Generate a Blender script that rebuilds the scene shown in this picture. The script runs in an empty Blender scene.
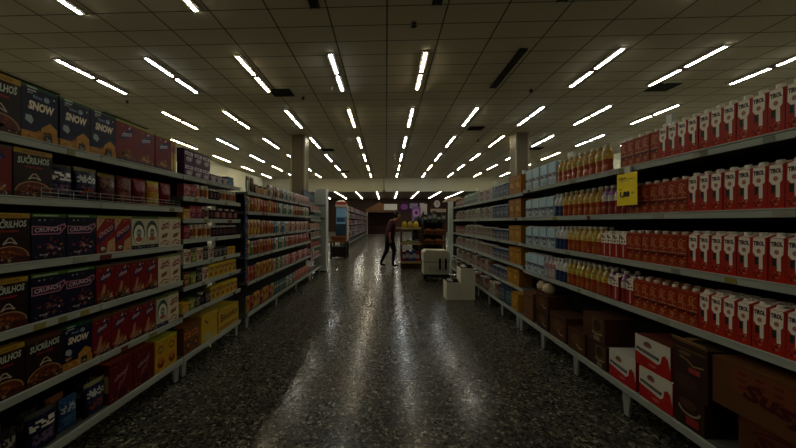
import bpy, math, random
from mathutils import Vector, Matrix

R = random.Random(7)
SC = bpy.context.scene
COL = SC.collection
PI = math.pi

# ------------------------------------------------------------------ camera
EYE, F, PX0, PY0 = 1.54, 316.0, 374.0, 222.0
YAW = math.radians(2.2)
T = math.tan(YAW)
cd = bpy.data.cameras.new('camera')
cam = bpy.data.objects.new('camera', cd)
COL.objects.link(cam)
cam.location = (0, 0, EYE)
cam.rotation_euler = (PI / 2, 0, YAW)
cd.sensor_width = 36.0
cd.lens = F / 796 * 36
cd.shift_x = (398 - PX0) / 796
cd.shift_y = -(224 - PY0) / 796
cd.clip_start = 0.05
cd.clip_end = 200
SC.camera = cam


def Yat(px, X):
    """distance down the aisle at which the line x = X crosses picture column px"""
    t = (px - PX0) / F
    r = (t - T) / (1 + t * T)
    return X / r


def Xat(px, Y):
    t = (px - PX0) / F
    return Y * (t - T) / (1 + t * T)


def Zat(py, Y, X=0.0):
    dep = Y * math.cos(YAW) - X * math.sin(YAW)
    return EYE + (PY0 - py) * dep / F


# ------------------------------------------------------------------ materials
MATS = {}


def mat(rgb, rough=0.45, metal=0.0, var=0.10, spec=0.13, emit=0.0, scale=14.0, bump=0.0, alpha=1.0):
    if not emit:
        rgb = tuple(c ** 1.35 for c in rgb)
    key = (tuple(round(c, 5) for c in rgb), rough, metal, var, spec, emit, scale, bump, alpha)
    if key in MATS:
        return MATS[key]
    m = bpy.data.materials.new('m_%d' % len(MATS))
    m.use_nodes = True
    nt = m.node_tree
    b = nt.nodes['Principled BSDF']
    b.inputs['Roughness'].default_value = rough
    b.inputs['Metallic'].default_value = metal
    b.inputs['Specular IOR Level'].default_value = spec
    b.inputs['Base Color'].default_value = (*rgb, 1)
    if emit:
        b.inputs['Emission Color'].default_value = (*rgb, 1)
        b.inputs['Emission Strength'].default_value = emit
    elif var:
        tc = nt.nodes.new('ShaderNodeTexCoord')
        nz = nt.nodes.new('ShaderNodeTexNoise')
        nz.inputs['Scale'].default_value = scale
        nz.inputs['Detail'].default_value = 2
        mx = nt.nodes.new('ShaderNodeMix')
        mx.data_type = 'RGBA'
        mx.inputs[6].default_value = (*[c * (1 - var) for c in rgb], 1)
        mx.inputs[7].default_value = (*[min(1, c * (1 + var)) for c in rgb], 1)
        nt.links.new(tc.outputs['Object'], nz.inputs['Vector'])
        nt.links.new(nz.outputs['Fac'], mx.inputs[0])
        nt.links.new(mx.outputs[2], b.inputs['Base Color'])
        if bump:
            bp = nt.nodes.new('ShaderNodeBump')
            bp.inputs['Strength'].default_value = bump
            bp.inputs['Distance'].default_value = 0.01
            nt.links.new(nz.outputs['Fac'], bp.inputs['Height'])
            nt.links.new(bp.outputs[0], b.inputs['Normal'])
    MATS[key] = m
    return m


def srgb(r, g, b):
    f = lambda c: (c / 255 / 12.92) if c < 10 else ((c / 255 + .055) / 1.055) ** 2.4
    return (f(r), f(g), f(b))


# palette (surface colours of the things themselves)
WHITE = (.78, .76, .70)
CREAM = (.66, .58, .40)
GREY = (.46, .48, .45)
DGREY = (.10, .10, .10)
BLACK = (.015, .015, .016)
RED = (.50, .035, .022)
DRED = (.22, .014, .014)
ORANGE = (.58, .17, .03)
OCHRE = (.50, .27, .045)
YELLOW = (.70, .52, .04)
LIME = (.50, .52, .05)
GREEN = (.05, .20, .06)
DGREEN = (.02, .07, .035)
NAVY = (.012, .018, .065)
BLUE = (.03, .13, .30)
PBLUE = (.46, .60, .66)
TEAL = (.06, .28, .30)
PURPLE = (.16, .05, .24)
PINK = (.62, .22, .28)
MAUVE = (.42, .30, .42)
BROWN = (.085, .034, .020)
KRAFT = (.26, .15, .065)
DKRAFT = (.12, .062, .030)
TAN = (.52, .36, .19)

# ------------------------------------------------------------------ text outlines
_TXT = {}


def text_shape(s, bold=0.0, shear=0.0):
    k = (s, bold, shear)
    if k in _TXT:
        return _TXT[k]
    cu = bpy.data.curves.new('t', 'FONT')
    cu.body = s
    cu.resolution_u = 2
    cu.offset = bold
    cu.shear = shear
    ob = bpy.data.objects.new('t', cu)
    COL.objects.link(ob)
    dg = bpy.context.evaluated_depsgraph_get()
    me = ob.evaluated_get(dg).to_mesh()
    vs = [(v.co.x, v.co.y) for v in me.vertices]
    fs = [tuple(p.vertices) for p in me.polygons]
    ob.evaluated_get(dg).to_mesh_clear()
    bpy.data.objects.remove(ob)
    bpy.data.curves.remove(cu)
    x0, x1 = min(v[0] for v in vs), max(v[0] for v in vs)
    y0, y1 = min(v[1] for v in vs), max(v[1] for v in vs)
    vs = [((x - x0) / (x1 - x0), (y - y0) / (y1 - y0)) for x, y in vs]
    _TXT[k] = (vs, fs)
    return _TXT[k]


# ------------------------------------------------------------------ mesh builder
class MB:
    """collects pieces of ONE part; local axes: x along the shelf, y away from the viewer (front face at y=0), z up"""

    def __init__(s):
        s.v, s.f, s.mi, s.m, s.sm = [], [], [], [], []
        s.layer = 0

    def slot(s, m):
        if m not in s.m:
            s.m.append(m)
        return s.m.index(m)

    def add(s, vs, fs, m, smooth=False):
        o = len(s.v)
        k = s.slot(m)
        s.v += [tuple(v) for v in vs]
        for f in fs:
            s.f.append(tuple(i + o for i in f))
            s.mi.append(k)
            s.sm.append(smooth)

    def box(s, x0, x1, y0, y1, z0, z1, m, mtop=None, mside=None):
        vs = [(x0, y0, z0), (x1, y0, z0), (x1, y1, z0), (x0, y1, z0), (x0, y0, z1), (x1, y0, z1), (x1, y1, z1), (x0, y1, z1)]
        s.add(vs, [(0, 3, 2, 1), (0, 1, 5, 4), (2, 3, 7, 6)], m)
        s.add(vs, [(4, 5, 6, 7)], mtop or m)
        s.add(vs, [(1, 2, 6, 5), (3, 0, 4, 7)], mside or m)

    def prism(s, pts, y0, y1, m, axis='y'):
        """extrude an outline in x,z (counter-clockwise seen from the front) from y0 to y1; axis x: outline in y,z"""
        n = len(pts)
        if axis == 'y':
            vs = [(x, y0, z) for x, z in pts] + [(x, y1, z) for x, z in pts]
        elif axis == 'x':
            vs = [(y0, a, b) for a, b in pts] + [(y1, a, b) for a, b in pts]
        else:
            vs = [(a, b, y0) for a, b in pts] + [(a, b, y1) for a, b in pts]
        fs = [tuple(range(n)), tuple(range(2 * n - 1, n - 1, -1))]
        fs += [(i, i + n, (i + 1) % n + n, (i + 1) % n) for i in range(n)]
        s.add(vs, fs, m)

    def lathe(s, prof, seg, mats, smooth=True, cx=0., cy=0., cz=0., cap=True):
        """prof: [(r, z, material index into mats)]"""
        vs = []
        for r, z, _ in prof:
            for i in range(seg):
                a = 2 * PI * i / seg
                vs.append((cx + r * math.cos(a), cy + r * math.sin(a), cz + z))
        for j in range(len(prof) - 1):
            fs = [(j * seg + i, j * seg + (i + 1) % seg, (j + 1) * seg + (i + 1) % seg, (j + 1) * seg + i) for i in range(seg)]
            s.add(vs if False else [vs[k] for k in range(j * seg, (j + 2) * seg)], [tuple(q - j * seg for q in f) for f in fs], mats[prof[j][2]], smooth)
        if cap:
            top = vs[-seg:]
            s.add(top, [tuple(range(seg))], mats[prof[-1][2]])
            s.add(vs[:seg], [tuple(range(seg - 1, -1, -1))], mats[prof[0][2]])

    def tube(s, p0, p1, r, m, seg=8):
        p0, p1 = Vector(p0), Vector(p1)
        d = (p1 - p0).normalized()
        a = d.orthogonal().normalized()
        b = d.cross(a)
        vs = [p + a * (r * math.cos(2 * PI * i / seg)) + b * (r * math.sin(2 * PI * i / seg)) for p in (p0, p1) for i in range(seg)]
        fs = [(i, (i + 1) % seg, (i + 1) % seg + seg, i + seg) for i in range(seg)]
        fs += [tuple(range(seg - 1, -1, -1)), tuple(range(seg, 2 * seg))]
        s.add(vs, fs, m, True)

    # printed artwork on the front face (y = 0 by default)
    def up(s):
        s.layer += 1

    def poly(s, pts, m, y=0.0):
        yy = y - 0.0005 * (s.layer + 1)
        s.add([(x, yy, z) for x, z in pts], [tuple(range(len(pts)))], m)

    def rect(s, x0, z0, x1, z1, m, y=0.0):
        s.poly([(x0, z0), (x1, z0), (x1, z1), (x0, z1)], m, y)

    def disc(s, cx, cz, rx, rz, m, n=14, y=0.0, a0=0.0, a1=2 * PI):
        s.poly([(cx + rx * math.cos(a0 + (a1 - a0) * i / n), cz + rz * math.sin(a0 + (a1 - a0) * i / n)) for i in range(n + (a1 - a0 < 6))], m, y)

    def line(s, pts, w, m, y=0.0):
        for (x0, z0), (x1, z1) in zip(pts, pts[1:]):
            L = math.hypot(x1 - x0, z1 - z0) or 1
            nx, nz = -(z1 - z0) / L * w / 2, (x1 - x0) / L * w / 2
            s.poly([(x0 - nx, z0 - nz), (x1 - nx, z1 - nz), (x1 + nx, z1 + nz), (x0 + nx, z0 + nz)], m, y)

    def ring(s, cx, cz, rx, rz, w, m, a0=0., a1=2 * PI, n=16, y=0.):
        s.line([(cx + rx * math.cos(a0 + (a1 - a0) * i / n), cz + rz * math.sin(a0 + (a1 - a0) * i / n)) for i in range(n + 1)], w, m, y)

    def text(s, t, x, z, w, h, m, bold=0.02, shear=0.0, rise=0.0, y=0.0):
        """lettering in the box (x,z)-(x+w,z+h); rise slants the baseline"""
        vs, fs = text_shape(t, bold, shear)
        yy = y - 0.0005 * (s.layer + 1)
        s.add([(x + a * w, yy, z + b * h + a * rise) for a, b in vs], fs, m)

    def mesh(s, name):
        me = bpy.data.meshes.new(name)
        me.from_pydata(s.v, [], s.f)
        for m in s.m:
            me.materials.append(m)
        me.polygons.foreach_set('material_index', s.mi)
        me.polygons.foreach_set('use_smooth', s.sm)
        me.update()
        return me

    def build(s, name, parent=None, loc=None, rz=0.0):
        o = bpy.data.objects.new(name, s.mesh(name))
        COL.objects.link(o)
        if parent:
            o.parent = parent
        if loc:
            o.location = loc
        o.rotation_euler.z = rz
        return o


def clutter(mb, x0, z0, x1, z1, n, cols, size=.008):
    """small print: many little marks in the given colours"""
    for _ in range(n):
        q = size * R.uniform(.5, 1.3)
        x, z = R.uniform(x0 + q, x1 - q), R.uniform(z0 + q, z1 - q)
        m = mat(R.choice(cols), .4)
        if R.random() < .5:
            mb.rect(x - q, z - q * .45, x + q, z + q * .45, m)
        else:
            mb.disc(x, z, q * .8, q, m, 6)


def tag(o, label, cat, group=None):
    o['label'] = label
    o['category'] = cat
    if group:
        o['group'] = group
    return o


def empty(name, loc, rz=0.0):
    o = bpy.data.objects.new(name, None)
    o.empty_display_size = .1
    COL.objects.link(o)
    o.location = loc
    o.rotation_euler.z = rz
    return o


def struct(o):
    o['kind'] = 'structure'
    return o


ORD = ('first second third fourth fifth sixth seventh eighth ninth tenth eleventh twelfth thirteenth fourteenth fifteenth '
       'sixteenth seventeenth eighteenth nineteenth twentieth').split()


def ordinal(i):
    if i < 20:
        return ORD[i]
    t = {2: 'twenty', 3: 'thirty', 4: 'forty', 5: 'fifty'}[(i + 1) // 10]
    u = (i + 1) % 10
    return t + '-' + ORD[u - 1] if u else {'thirty': 'thirtieth', 'forty': 'fortieth', 'fifty': 'fiftieth'}[t]


# ================================================================== THE ROOM
XL, XR, YN, YF, ZC = -12.7, 15.0, -7.0, 50.0, 6.0
BULK_Y, BULK_Z, ZC2 = 32.0, 4.62, 5.15


def floor_material():
    m = bpy.data.materials.new('terrazzo')
    m.use_nodes = True
    nt = m.node_tree
    L = nt.links.new
    N = nt.nodes.new
    b = nt.nodes['Principled BSDF']
    tc = N('ShaderNodeTexCoord')
    wob = N('ShaderNodeTexNoise'); wob.inputs['Scale'].default_value = 30
    L(tc.outputs['Object'], wob.inputs['Vector'])
    add = N('ShaderNodeMix'); add.data_type = 'VECTOR'; add.inputs[0].default_value = .035
    L(tc.outputs['Object'], add.inputs[4]); L(wob.outputs['Color'], add.inputs[5])
    v1 = N('ShaderNodeTexVoronoi'); v1.inputs['Scale'].default_value = 54
    v2 = N('ShaderNodeTexVoronoi'); v2.inputs['Scale'].default_value = 110
    L(add.outputs[1], v1.inputs['Vector']); L(add.outputs[1], v2.inputs['Vector'])
    s1 = N('ShaderNodeSeparateColor'); L(v1.outputs['Color'], s1.inputs[0])
    s2 = N('ShaderNodeSeparateColor'); L(v2.outputs['Color'], s2.inputs[0])
    r1 = N('ShaderNodeValToRGB')
    e = r1.color_ramp.elements
    e[0].position = .0; e[0].color = (.010, .010, .007, 1)
    e[1].position = 1.; e[1].color = (.36, .35, .25, 1)
    for p, c in ((.50, (.005, .005, .003, 1)), (.58, (.042, .040, .027, 1)), (.90, (.13, .122, .080, 1))):
        q = e.new(p); q.color = c
    L(s1.outputs[0], r1.inputs[0])
    r2 = N('ShaderNodeValToRGB')
    e = r2.color_ramp.elements
    e[0].position = .35; e[0].color = (.010, .010, .007, 1)
    e[1].position = .97; e[1].color = (.20, .195, .15, 1)
    L(s2.outputs[1], r2.inputs[0])
    mx = N('ShaderNodeMix'); mx.data_type = 'RGBA'; mx.inputs[0].default_value = .28
    L(r1.outputs[0], mx.inputs[6]); L(r2.outputs[0], mx.inputs[7])
    # joints of the 0.44 m tiles
    sx = N('ShaderNodeSeparateXYZ'); L(tc.outputs['Object'], sx.inputs[0])

    def joint(out, off):
        a = N('ShaderNodeMath'); a.operation = 'ADD'; a.inputs[1].default_value = 44.0 + off; L(out, a.inputs[0])
        d = N('ShaderNodeMath'); d.operation = 'DIVIDE'; d.inputs[1].default_value = .44; L(a.outputs[0], d.inputs[0])
        f = N('ShaderNodeMath'); f.operation = 'FRACT'; L(d.outputs[0], f.inputs[0])
        c = N('ShaderNodeMath'); c.operation = 'LESS_THAN'; c.inputs[1].default_value = .020; L(f.outputs[0], c.inputs[0])
        return c.outputs[0]
    mxj = N('ShaderNodeMath'); mxj.operation = 'MAXIMUM'
    L(joint(sx.outputs[0], -.045), mxj.inputs[0]); L(joint(sx.outputs[1], .0), mxj.inputs[1])
    mj = N('ShaderNodeMix'); mj.data_type = 'RGBA'; mj.inputs[7].default_value = (.012, .012, .01, 1)
    L(mxj.outputs[0], mj.inputs[0]); L(mx.outputs[2], mj.inputs[6])
    L(mj.outputs[2], b.inputs['Base Color'])
    mr = N('ShaderNodeMapRange'); mr.inputs[3].default_value = .12; mr.inputs[4].default_value = .34
    L(s1.outputs[2], mr.inputs[0]); L(mr.outputs[0], b.inputs['Roughness'])
    bp = N('ShaderNodeBump'); bp.inputs['Strength'].default_value = .025; bp.inputs['Distance'].default_value = .003
    ad = N('ShaderNodeMath'); ad.operation = 'ADD'
    L(s1.outputs[1], ad.inputs[0]); L(wob.outputs['Fac'], ad.inputs[1])
    L(ad.outputs[0], bp.inputs['Height']); L(bp.outputs[0], b.inputs['Normal'])
    b.inputs['Specular IOR Level'].default_value = .16
    return m


def ceiling_material():
    m = bpy.data.materials.new('ceiling_panels')
    m.use_nodes = True
    nt = m.node_tree
    L = nt.links.new
    N = nt.nodes.new
    b = nt.nodes['Principled BSDF']
    tc = N('ShaderNodeTexCoord')
    sx = N('ShaderNodeSeparateXYZ'); L(tc.outputs['Object'], sx.inputs[0])

    def joint(out, off, size, w):
        a = N('ShaderNodeMath'); a.operation = 'ADD'; a.inputs[1].default_value = 100 * size + off + w / 2; L(out, a.inputs[0])
        d = N('ShaderNodeMath'); d.operation = 'DIVIDE'; d.inputs[1].default_value = size; L(a.outputs[0], d.inputs[0])
        f = N('ShaderNodeMath'); f.operation = 'FRACT'; L(d.outputs[0], f.inputs[0])
        c = N('ShaderNodeMath'); c.operation = 'LESS_THAN'; c.inputs[1].default_value = w / size; L(f.outputs[0], c.inputs[0])
        return c.outputs[0]
    j1 = joint(sx.outputs[0], -.02, 1.25, .034)
    j2 = joint(sx.outputs[1], -.28, .625, .030)
    h = N('ShaderNodeMath'); h.operation = 'MULTIPLY'; h.inputs[1].default_value = .9; L(j2, h.inputs[0])
    mxm = N('ShaderNodeMath'); mxm.operation = 'MAXIMUM'; L(j1, mxm.inputs[0]); L(h.outputs[0], mxm.inputs[1])
    wn = N('ShaderNodeTexNoise'); wn.inputs['Scale'].default_value = .6; L(tc.outputs['Object'], wn.inputs['Vector'])
    cr = N('ShaderNodeMix'); cr.data_type = 'RGBA'
    cr.inputs[6].default_value = (.45, .395, .28, 1); cr.inputs[7].default_value = (.52, .475, .35, 1)
    L(wn.outputs['Fac'], cr.inputs[0])
    mj = N('ShaderNodeMix'); mj.data_type = 'RGBA'; mj.inputs[7].default_value = (.06, .052, .035, 1)
    L(mxm.outputs[0], mj.inputs[0]); L(cr.outputs[2], mj.inputs[6])
    L(mj.outputs[2], b.inputs['Base Color'])
    b.inputs['Roughness'].default_value = .8
    return m


def slab(name, x0, x1, y0, y1, z0, z1, m):
    mb = MB()
    mb.box(x0, x1, y0, y1, z0, z1, m)
    return struct(mb.build(name))


wallm = mat((.64, .65, .54), .8, scale=1.2)
slab('floor', XL - .2, XR + .2, YN - .2, YF + .2, -.2, 0, floor_material())
slab('ceiling', XL - .2, XR + .2, YN - .2, BULK_Y + .2, ZC, ZC + .2, ceiling_material())
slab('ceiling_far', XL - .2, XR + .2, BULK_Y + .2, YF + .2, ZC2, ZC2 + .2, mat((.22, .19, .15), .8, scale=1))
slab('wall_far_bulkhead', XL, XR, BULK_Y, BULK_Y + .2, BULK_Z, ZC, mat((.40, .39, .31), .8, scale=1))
slab('wall_left', XL - .2, XL, YN, YF, 0, ZC, wallm)
slab('wall_right', XR, XR + .2, YN, YF, 0, ZC, wallm)
slab('wall_near', XL, XR, YN - .2, YN, 0, ZC, wallm)
slab('wall_far', XL, XR, YF, YF + .2, 0, ZC2, mat((.07, .042, .028), .7, scale=1))

# columns with brown cladding and cream corner strips
for nm, x0, x1 in (('column_1', -4.88, -4.15), ('column_2', 6.45, 7.10)):
    mb = MB()
    cl = mat((.15, .125, .085), .45, scale=3)
    st = mat((.30, .28, .20), .5)
    mb.box(x0, x1, 16.0, 16.7, 0, ZC, cl)
    for xx in (x0 - .012, x1 - .058):
        for yy in (15.988, 16.642):
            mb.box(xx, xx + .07, yy, yy + .07, 0, ZC, st)
    struct(mb.build(nm))

# ------------------------------------------------------------------ ceiling lights
WARM, NEUT, COOL = (1.0, .84, .56), (1.0, .93, .77), (.90, .96, .95)
LIT = 47.0
housing = mat((.30, .28, .24), .5)
socket = mat((.10, .03, .03), .5)
dead = mat((.02, .02, .02), .4)


def light_mesh(col, length, w):
    mb = MB()
    mb.box(-w / 2, w / 2, 0, length, -.045, -.025, dead if col is None else housing)
    if col:
        mb.box(-w / 2 + .004, w / 2 - .004, .004, length - .004, -.0575, -.0456, mat(col, emit=LIT))
    mb.add([(-w / 2 + .004, .004, -.0455), (-w / 2 + .004, length - .004, -.0455), (w / 2 - .004, length - .004, -.0455), (w / 2 - .004, .004, -.0455)],
           [(0, 1, 2, 3)], mat(col, emit=LIT) if col else dead)
    return mb.mesh('tube')


hb = MB(); hb.box(-.10, .10, 0, 2.36, -.025, 0, housing)
for q in (-1, 1):
    hb.box(q * .09 - .01, q * .09 + .01, 0, 2.36, -.04, -.025, housing)
HOUSE = hb.mesh('housing')
hb = MB(); hb.box(-.10, .10, 0, 2.36, -.025, 0, dead)
for q in (-1, 1):
    hb.box(q * .09 - .01, q * .09 + .01, 0, 2.36, -.04, -.025, dead)
HOUSE_DARK = hb.mesh('housing')
sb = MB(); sb.box(-.06, .06, -.065, .065, -.061, -.025, socket)
SOCK = sb.mesh('lamp_holder')
TUBES = {c: light_mesh(c, 1.06, .078) for c in (WARM, NEUT, COOL, None)}
NAMES = {WARM: 'warm white', NEUT: 'soft white', COOL: 'cool white', None: 'unlit dark'}
ROWS = 'first second third fourth fifth sixth seventh eighth ninth tenth eleventh'.split()
pick = {(-5, 3): None, (-5, 4): None, (-1, 3): COOL, (0, 3): WARM, (1, 3): None, (-2, 3): WARM, (-3, 3): COOL, (-4, 3): NEUT, (2, 3): NEUT, (3, 3): NEUT,
        (0, 2): None, (-1, 2): None, (1, 2): None, (2, 2): NEUT, (-2, 2): NEUT, (-3, 2): NEUT, (2, 4): COOL, (0, 4): NEUT, (1, 4): NEUT, (-1, 4): WARM}
LY0, LDY = 8.25, 4.1
for k in range(-5, 6):
    for j in range(0, 9):
        y = LY0 + (j - 3) * LDY
        x = 1.03 + 2.5 * k
        if y + 2.4 > BULK_Y or x < XL + .3 or x > XR - .3:
            continue
        c = None if j < 2 and (k + j) % 3 else pick.get((k, j), R.choice((WARM, NEUT, NEUT, COOL) if k < 1 else (NEUT, NEUT, COOL, WARM)))
        o = empty('ceiling_light', (x, y, ZC))
        for nm, me, yy in (('housing', HOUSE if c else HOUSE_DARK, 0), ('tube', TUBES[c], .03), ('tube', TUBES[c], 1.25), ('lamp_holder', SOCK, 1.18)):
            p = bpy.data.objects.new(nm, me); COL.objects.link(p); p.parent = o; p.location = (0, yy, 0)
        tag(o, '%s ceiling strip light, %s lengthwise row from cereal-side wall, %s along it' % (NAMES[c], ROWS[k + 5], ORD[j]), 'light', 'strip lights on the main ceiling')
FARL = light_mesh(NEUT, 11.0, .08)
for i, x in enumerate((-8.5, -6.05, -3.6, -1.1, 1.3, 3.8, 6.4, 8.9)):
    o = empty('ceiling_light', (x, 37.0, ZC2))
    p = bpy.data.objects.new('tube', FARL); COL.objects.link(p); p.parent = o
    hb = MB(); hb.box(-.09, .09, -.02, 11.02, -.025, 0, housing); hb.build('housing', o)
    tag(o, 'long strip light on lower ceiling behind the bulkhead, %s from the wall' % ORD[i], 'light', 'strip lights beyond the bulkhead')

# dark square vents, sprinkler heads
vm = mat((.02, .019, .016), .6)
for i, (x, y) in enumerate(((-3.95, 10.45), (8.78, 10.5), (-3.95, 19.1), (3.9, 14.9), (8.7, 19.2), (-3.95, 27.5))):
    mb = MB()
    mb.box(0, .72, 0, .62, -.02, 0, vm)
    for q in range(7):
        mb.box(.04, .68, .05 + q * .08, .08 + q * .08, -.03, -.02, vm)
    o = mb.build('ceiling_vent', loc=(x, y, ZC))
    where = ('beside third lit row at front', 'beside far row above the milk cartons', 'beside tall brown column top', 'above the bottled drinks shelf',
             'over far end of drinks side', 'close to the bulkhead')[i]
    tag(o, 'dark square ceiling vent ' + where, 'vent', 'dark ceiling vents')
for i, (px, py) in enumerate(((127, 97), (303, 96), (414, 24), (531, 92), (344, 141), (478, 141))):
    dep = (ZC - EYE) * F / (PY0 - py)
    x = Xat(px, dep)
    mb = MB()
    mb.lathe([(.03, -.09, 0), (.07, -.075, 0), (.03, -.04, 0), (.055, -.012, 0), (.055, 0, 0)], 10, [mat((.06, .055, .05), .4, .6)])
    o = mb.build('ceiling_sprinkler', loc=(x, dep, ZC))
    tag(o, 'small dark sprinkler head on the ceiling, %s by distance' % ORD[(2, 1, 0, 3, 4, 5)[i]], 'sprinkler', 'ceiling sprinklers')
mb = MB(); mb.tube((0, 0, 0), (0, 0, -1.3), .03, mat((.03, .03, .03), .5)); mb.box(-.12, .12, -.06, .06, -1.42, -1.3, mat((.03, .03, .03), .5))
tag(mb.build('ceiling_hanger', loc=(Xat(384, 31.4), 31.4, ZC)), 'dark drop rod hanging in front of the bulkhead', 'hanger')

# ================================================================== SHELVING
railm = mat((.42, .45, .41), .45, scale=4)
railend = mat((.05, .05, .05), .6)
boardm = mat((.17, .175, .16), .5, scale=4)
backm = mat((.05, .05, .048), .6, scale=3)
postm = mat((.62, .66, .63), .4, scale=5)
slotm = mat(BLACK, .8)
footm = mat((.34, .36, .33), .5, scale=5)
tagm = [mat(c, .5) for c in ((.33, .31, .10), (.28, .27, .14), (.20, .06, .05), (.38, .38, .32), (.27, .30, .26))]


def shelving(name, label, side, y0, y1, xf, levels, depth, bay, posts_top, base_z, xbase, feet=True):
    """one run of shelving; side -1: on the left of the aisle, +1: on the right. Local x: along the aisle, y: into the shelf"""
    rz = PI / 2 if side < 0 else -PI / 2
    o = empty(name, (side * xf, y0 if side < 0 else y1, 0), rz)
    tag(o, label, 'shelving')
    W = y1 - y0
    mb = MB()
    mb.box(0, W, depth - .02, depth, .01, max(levels) + .0, backm)
    mb.build('back_panel', o)
    n = max(1, round(W / bay))
    for i in range(n + 1):
        x = min(max(i * W / n, .029), W - .029)
        pb = MB()
        pb.box(x - .028, x + .028, depth, depth + .05, 0, posts_top, postm)
        for k in range(int((posts_top - .15) / .1)):
            z = .1 + k * .1
            pb.rect(x - .012, z, x - .004, z + .05, slotm, y=depth)
            pb.rect(x + .004, z, x + .012, z + .05, slotm, y=depth)
        pb.build('upright', o)
    rng = random.Random(hash(round(y0 * 100) + 7 * side))
    for z in levels:
        s = MB()
        s.box(0, W, .012, depth - .021, z - .03, z, boardm)
        for i in range(n + 1):                                      # brackets below the board
            x = min(max(i * W / n, .012), W - .012)
            s.prism([(.05, z - .031), (depth - .03, z - .031), (depth - .03, z - .036)], x - .004, x + .004, boardm, 'x')
        so = s.build('shelf', o)
        r = MB()
        for i in range(n):
            a, b = i * W / n + .003, (i + 1) * W / n - .003
            r.prism([(.002, z - .040), (.011, z - .040), (.011, z + .006), (-.007, z + .006), (-.007, z - .001), (-.001, z - .004)], a, b, railm, 'x')
        r.build('price_rail', so)
        for i in range(max(2, int(W * 1.6))):
            x = rng.uniform(.1, W - .15)
            w = rng.choice((.05, .06, .09))
            g = MB()
            g.prism([(-.001, z - .038), (.0018, z - .038), (-.0012, z - .005), (-.004, z - .005)], x, x + w, rng.choice(tagm), 'x')
            g.build('price_tag', so)
    # base deck
    d = xf - xbase
    s = MB()
    s.box(0, W, -d + .012, depth - .021, base_z - .03, base_z, boardm)
    so = s.build('base_deck', o)
    r = MB()
    for i in range(n):
        a, b = i * W / n + .003, (i + 1) * W / n - .003
        r.prism([(-d + .002, base_z - .05), (-d + .011, base_z - .05), (-d + .011, base_z + .006), (-d - .006, base_z + .006), (-d - .006, base_z - .004)], a, b, railm, 'x')
    r.build('base_rail', so)
    nf = max(2, round(W / (.65 if side > 0 else 1.3)) + 1)
    for i in range(nf):
        x = min(max(i * W / (nf - 1), .05), W - .05)
        fb = MB()
        fb.prism([(x - .045, base_z - .052), (x + .045, base_z - .052), (x + .022, .006), (x - .022, .006)][::-1], -d + .03, -d + .05, footm)
        fb.box(x - .012, x + .012, -d + .051, depth - .021, base_z - .09, base_z - .031, boardm)
        fb.lathe([(.03, 0, 0), (.03, .006, 0)], 10, [slotm], cx=x, cy=-d + .045)
        fb.build('foot', o)
    return o


LX, RX = 1.98, 1.95
Y_A0, Y_A1, Y_B1, Y_C0, Y_C1, Y_D1 = .35, Yat(183, -LX), Yat(240.5, -LX), Yat(248, -LX), Yat(311, -LX), Yat(321, -LX)
LEV_A = [2.0, 1.675, 1.315, .965, .605]
LEV_B = [2.0, 1.79, 1.57, 1.365, 1.12, .895, .635]
LEV_C = [1.975, 1.69, 1.34, 1.04, .665]
LEV_D = [1.86, 1.60, 1.36, 1.12, .86, .56]
sA = shelving('shelving_unit', 'grey metal shelving bay stocked with cereal boxes, five shelves and base', -1, Y_A0, Y_A1, LX, LEV_A, .48, 1.0, 2.02, .21, LX)
sB = shelving('shelving_unit', 'grey metal shelving bay of seven close shelves beside the cereal bay', -1, Y_A1 + .012, Y_B1, LX, LEV_B, .48, 1.2, 2.02, .21, LX)
sC = shelving('shelving_unit', 'long grey metal shelving run of snack bags beyond the dark strip', -1, Y_C0, Y_C1, LX, LEV_C, .48, 1.05, 2.02, .22, LX)
sD = shelving('shelving_unit', 'narrow end shelving bay against the pale grey end panel', -1, Y_C1 + .012, Y_D1, LX, LEV_D, .48, 1.2, 2.3, .22, LX)
Y_RA1 = Yat(523, RX)
Y_RA0, Y_RB1 = Y_RA1 - 4.68, Y_RA1 + 4.68
LEV_RA = [1.985, 1.603, 1.230, .865]
LEV_RB = [1.96, 1.603, 1.235, .90, .57]
BASE_R = .25
XRB = 1.87
sE = shelving('shelving_unit', 'grey metal shelving run of milk cartons and bottled drinks', 1, Y_RA0, Y_RA1, RX, LEV_RA, .66, 1.56, 2.53, BASE_R, XRB)
sF = shelving('shelving_unit', 'dark far shelving run beyond the pale blue packs', 1, Y_RA1 + .012, Y_RB1, RX, LEV_RB, .66, 1.56, 2.53, BASE_R, XRB)

# ================================================================== PRODUCTS
PLACED = []          # (object, look, shelf phrase, category, plural, distance)


class Proto:
    def __init__(s, name, look, cat, w, h, d, body, parts=()):
        s.name, s.look, s.cat, s.w, s.h, s.d, s.body, s.parts = name, look, cat, w, h, d, body, list(parts)


def put(p, side, x, y, z, shelf, rz=0.0, look=None):
    """stand a copy of p with its front face at x (distance from the aisle's middle), centre at y"""
    o = bpy.data.objects.new(p.name, p.body)
    COL.objects.link(o)
    o.location = (side * x, y, z + .0015)
    o.rotation_euler.z = (PI / 2 if side < 0 else -PI / 2) + rz
    for nm, me in p.parts:
        c = bpy.data.objects.new(nm, me)
        COL.objects.link(c)
        c.parent = o
    PLACED.append((o, look or p.look, shelf, p.cat, y))
    return o


CUR = {}


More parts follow.
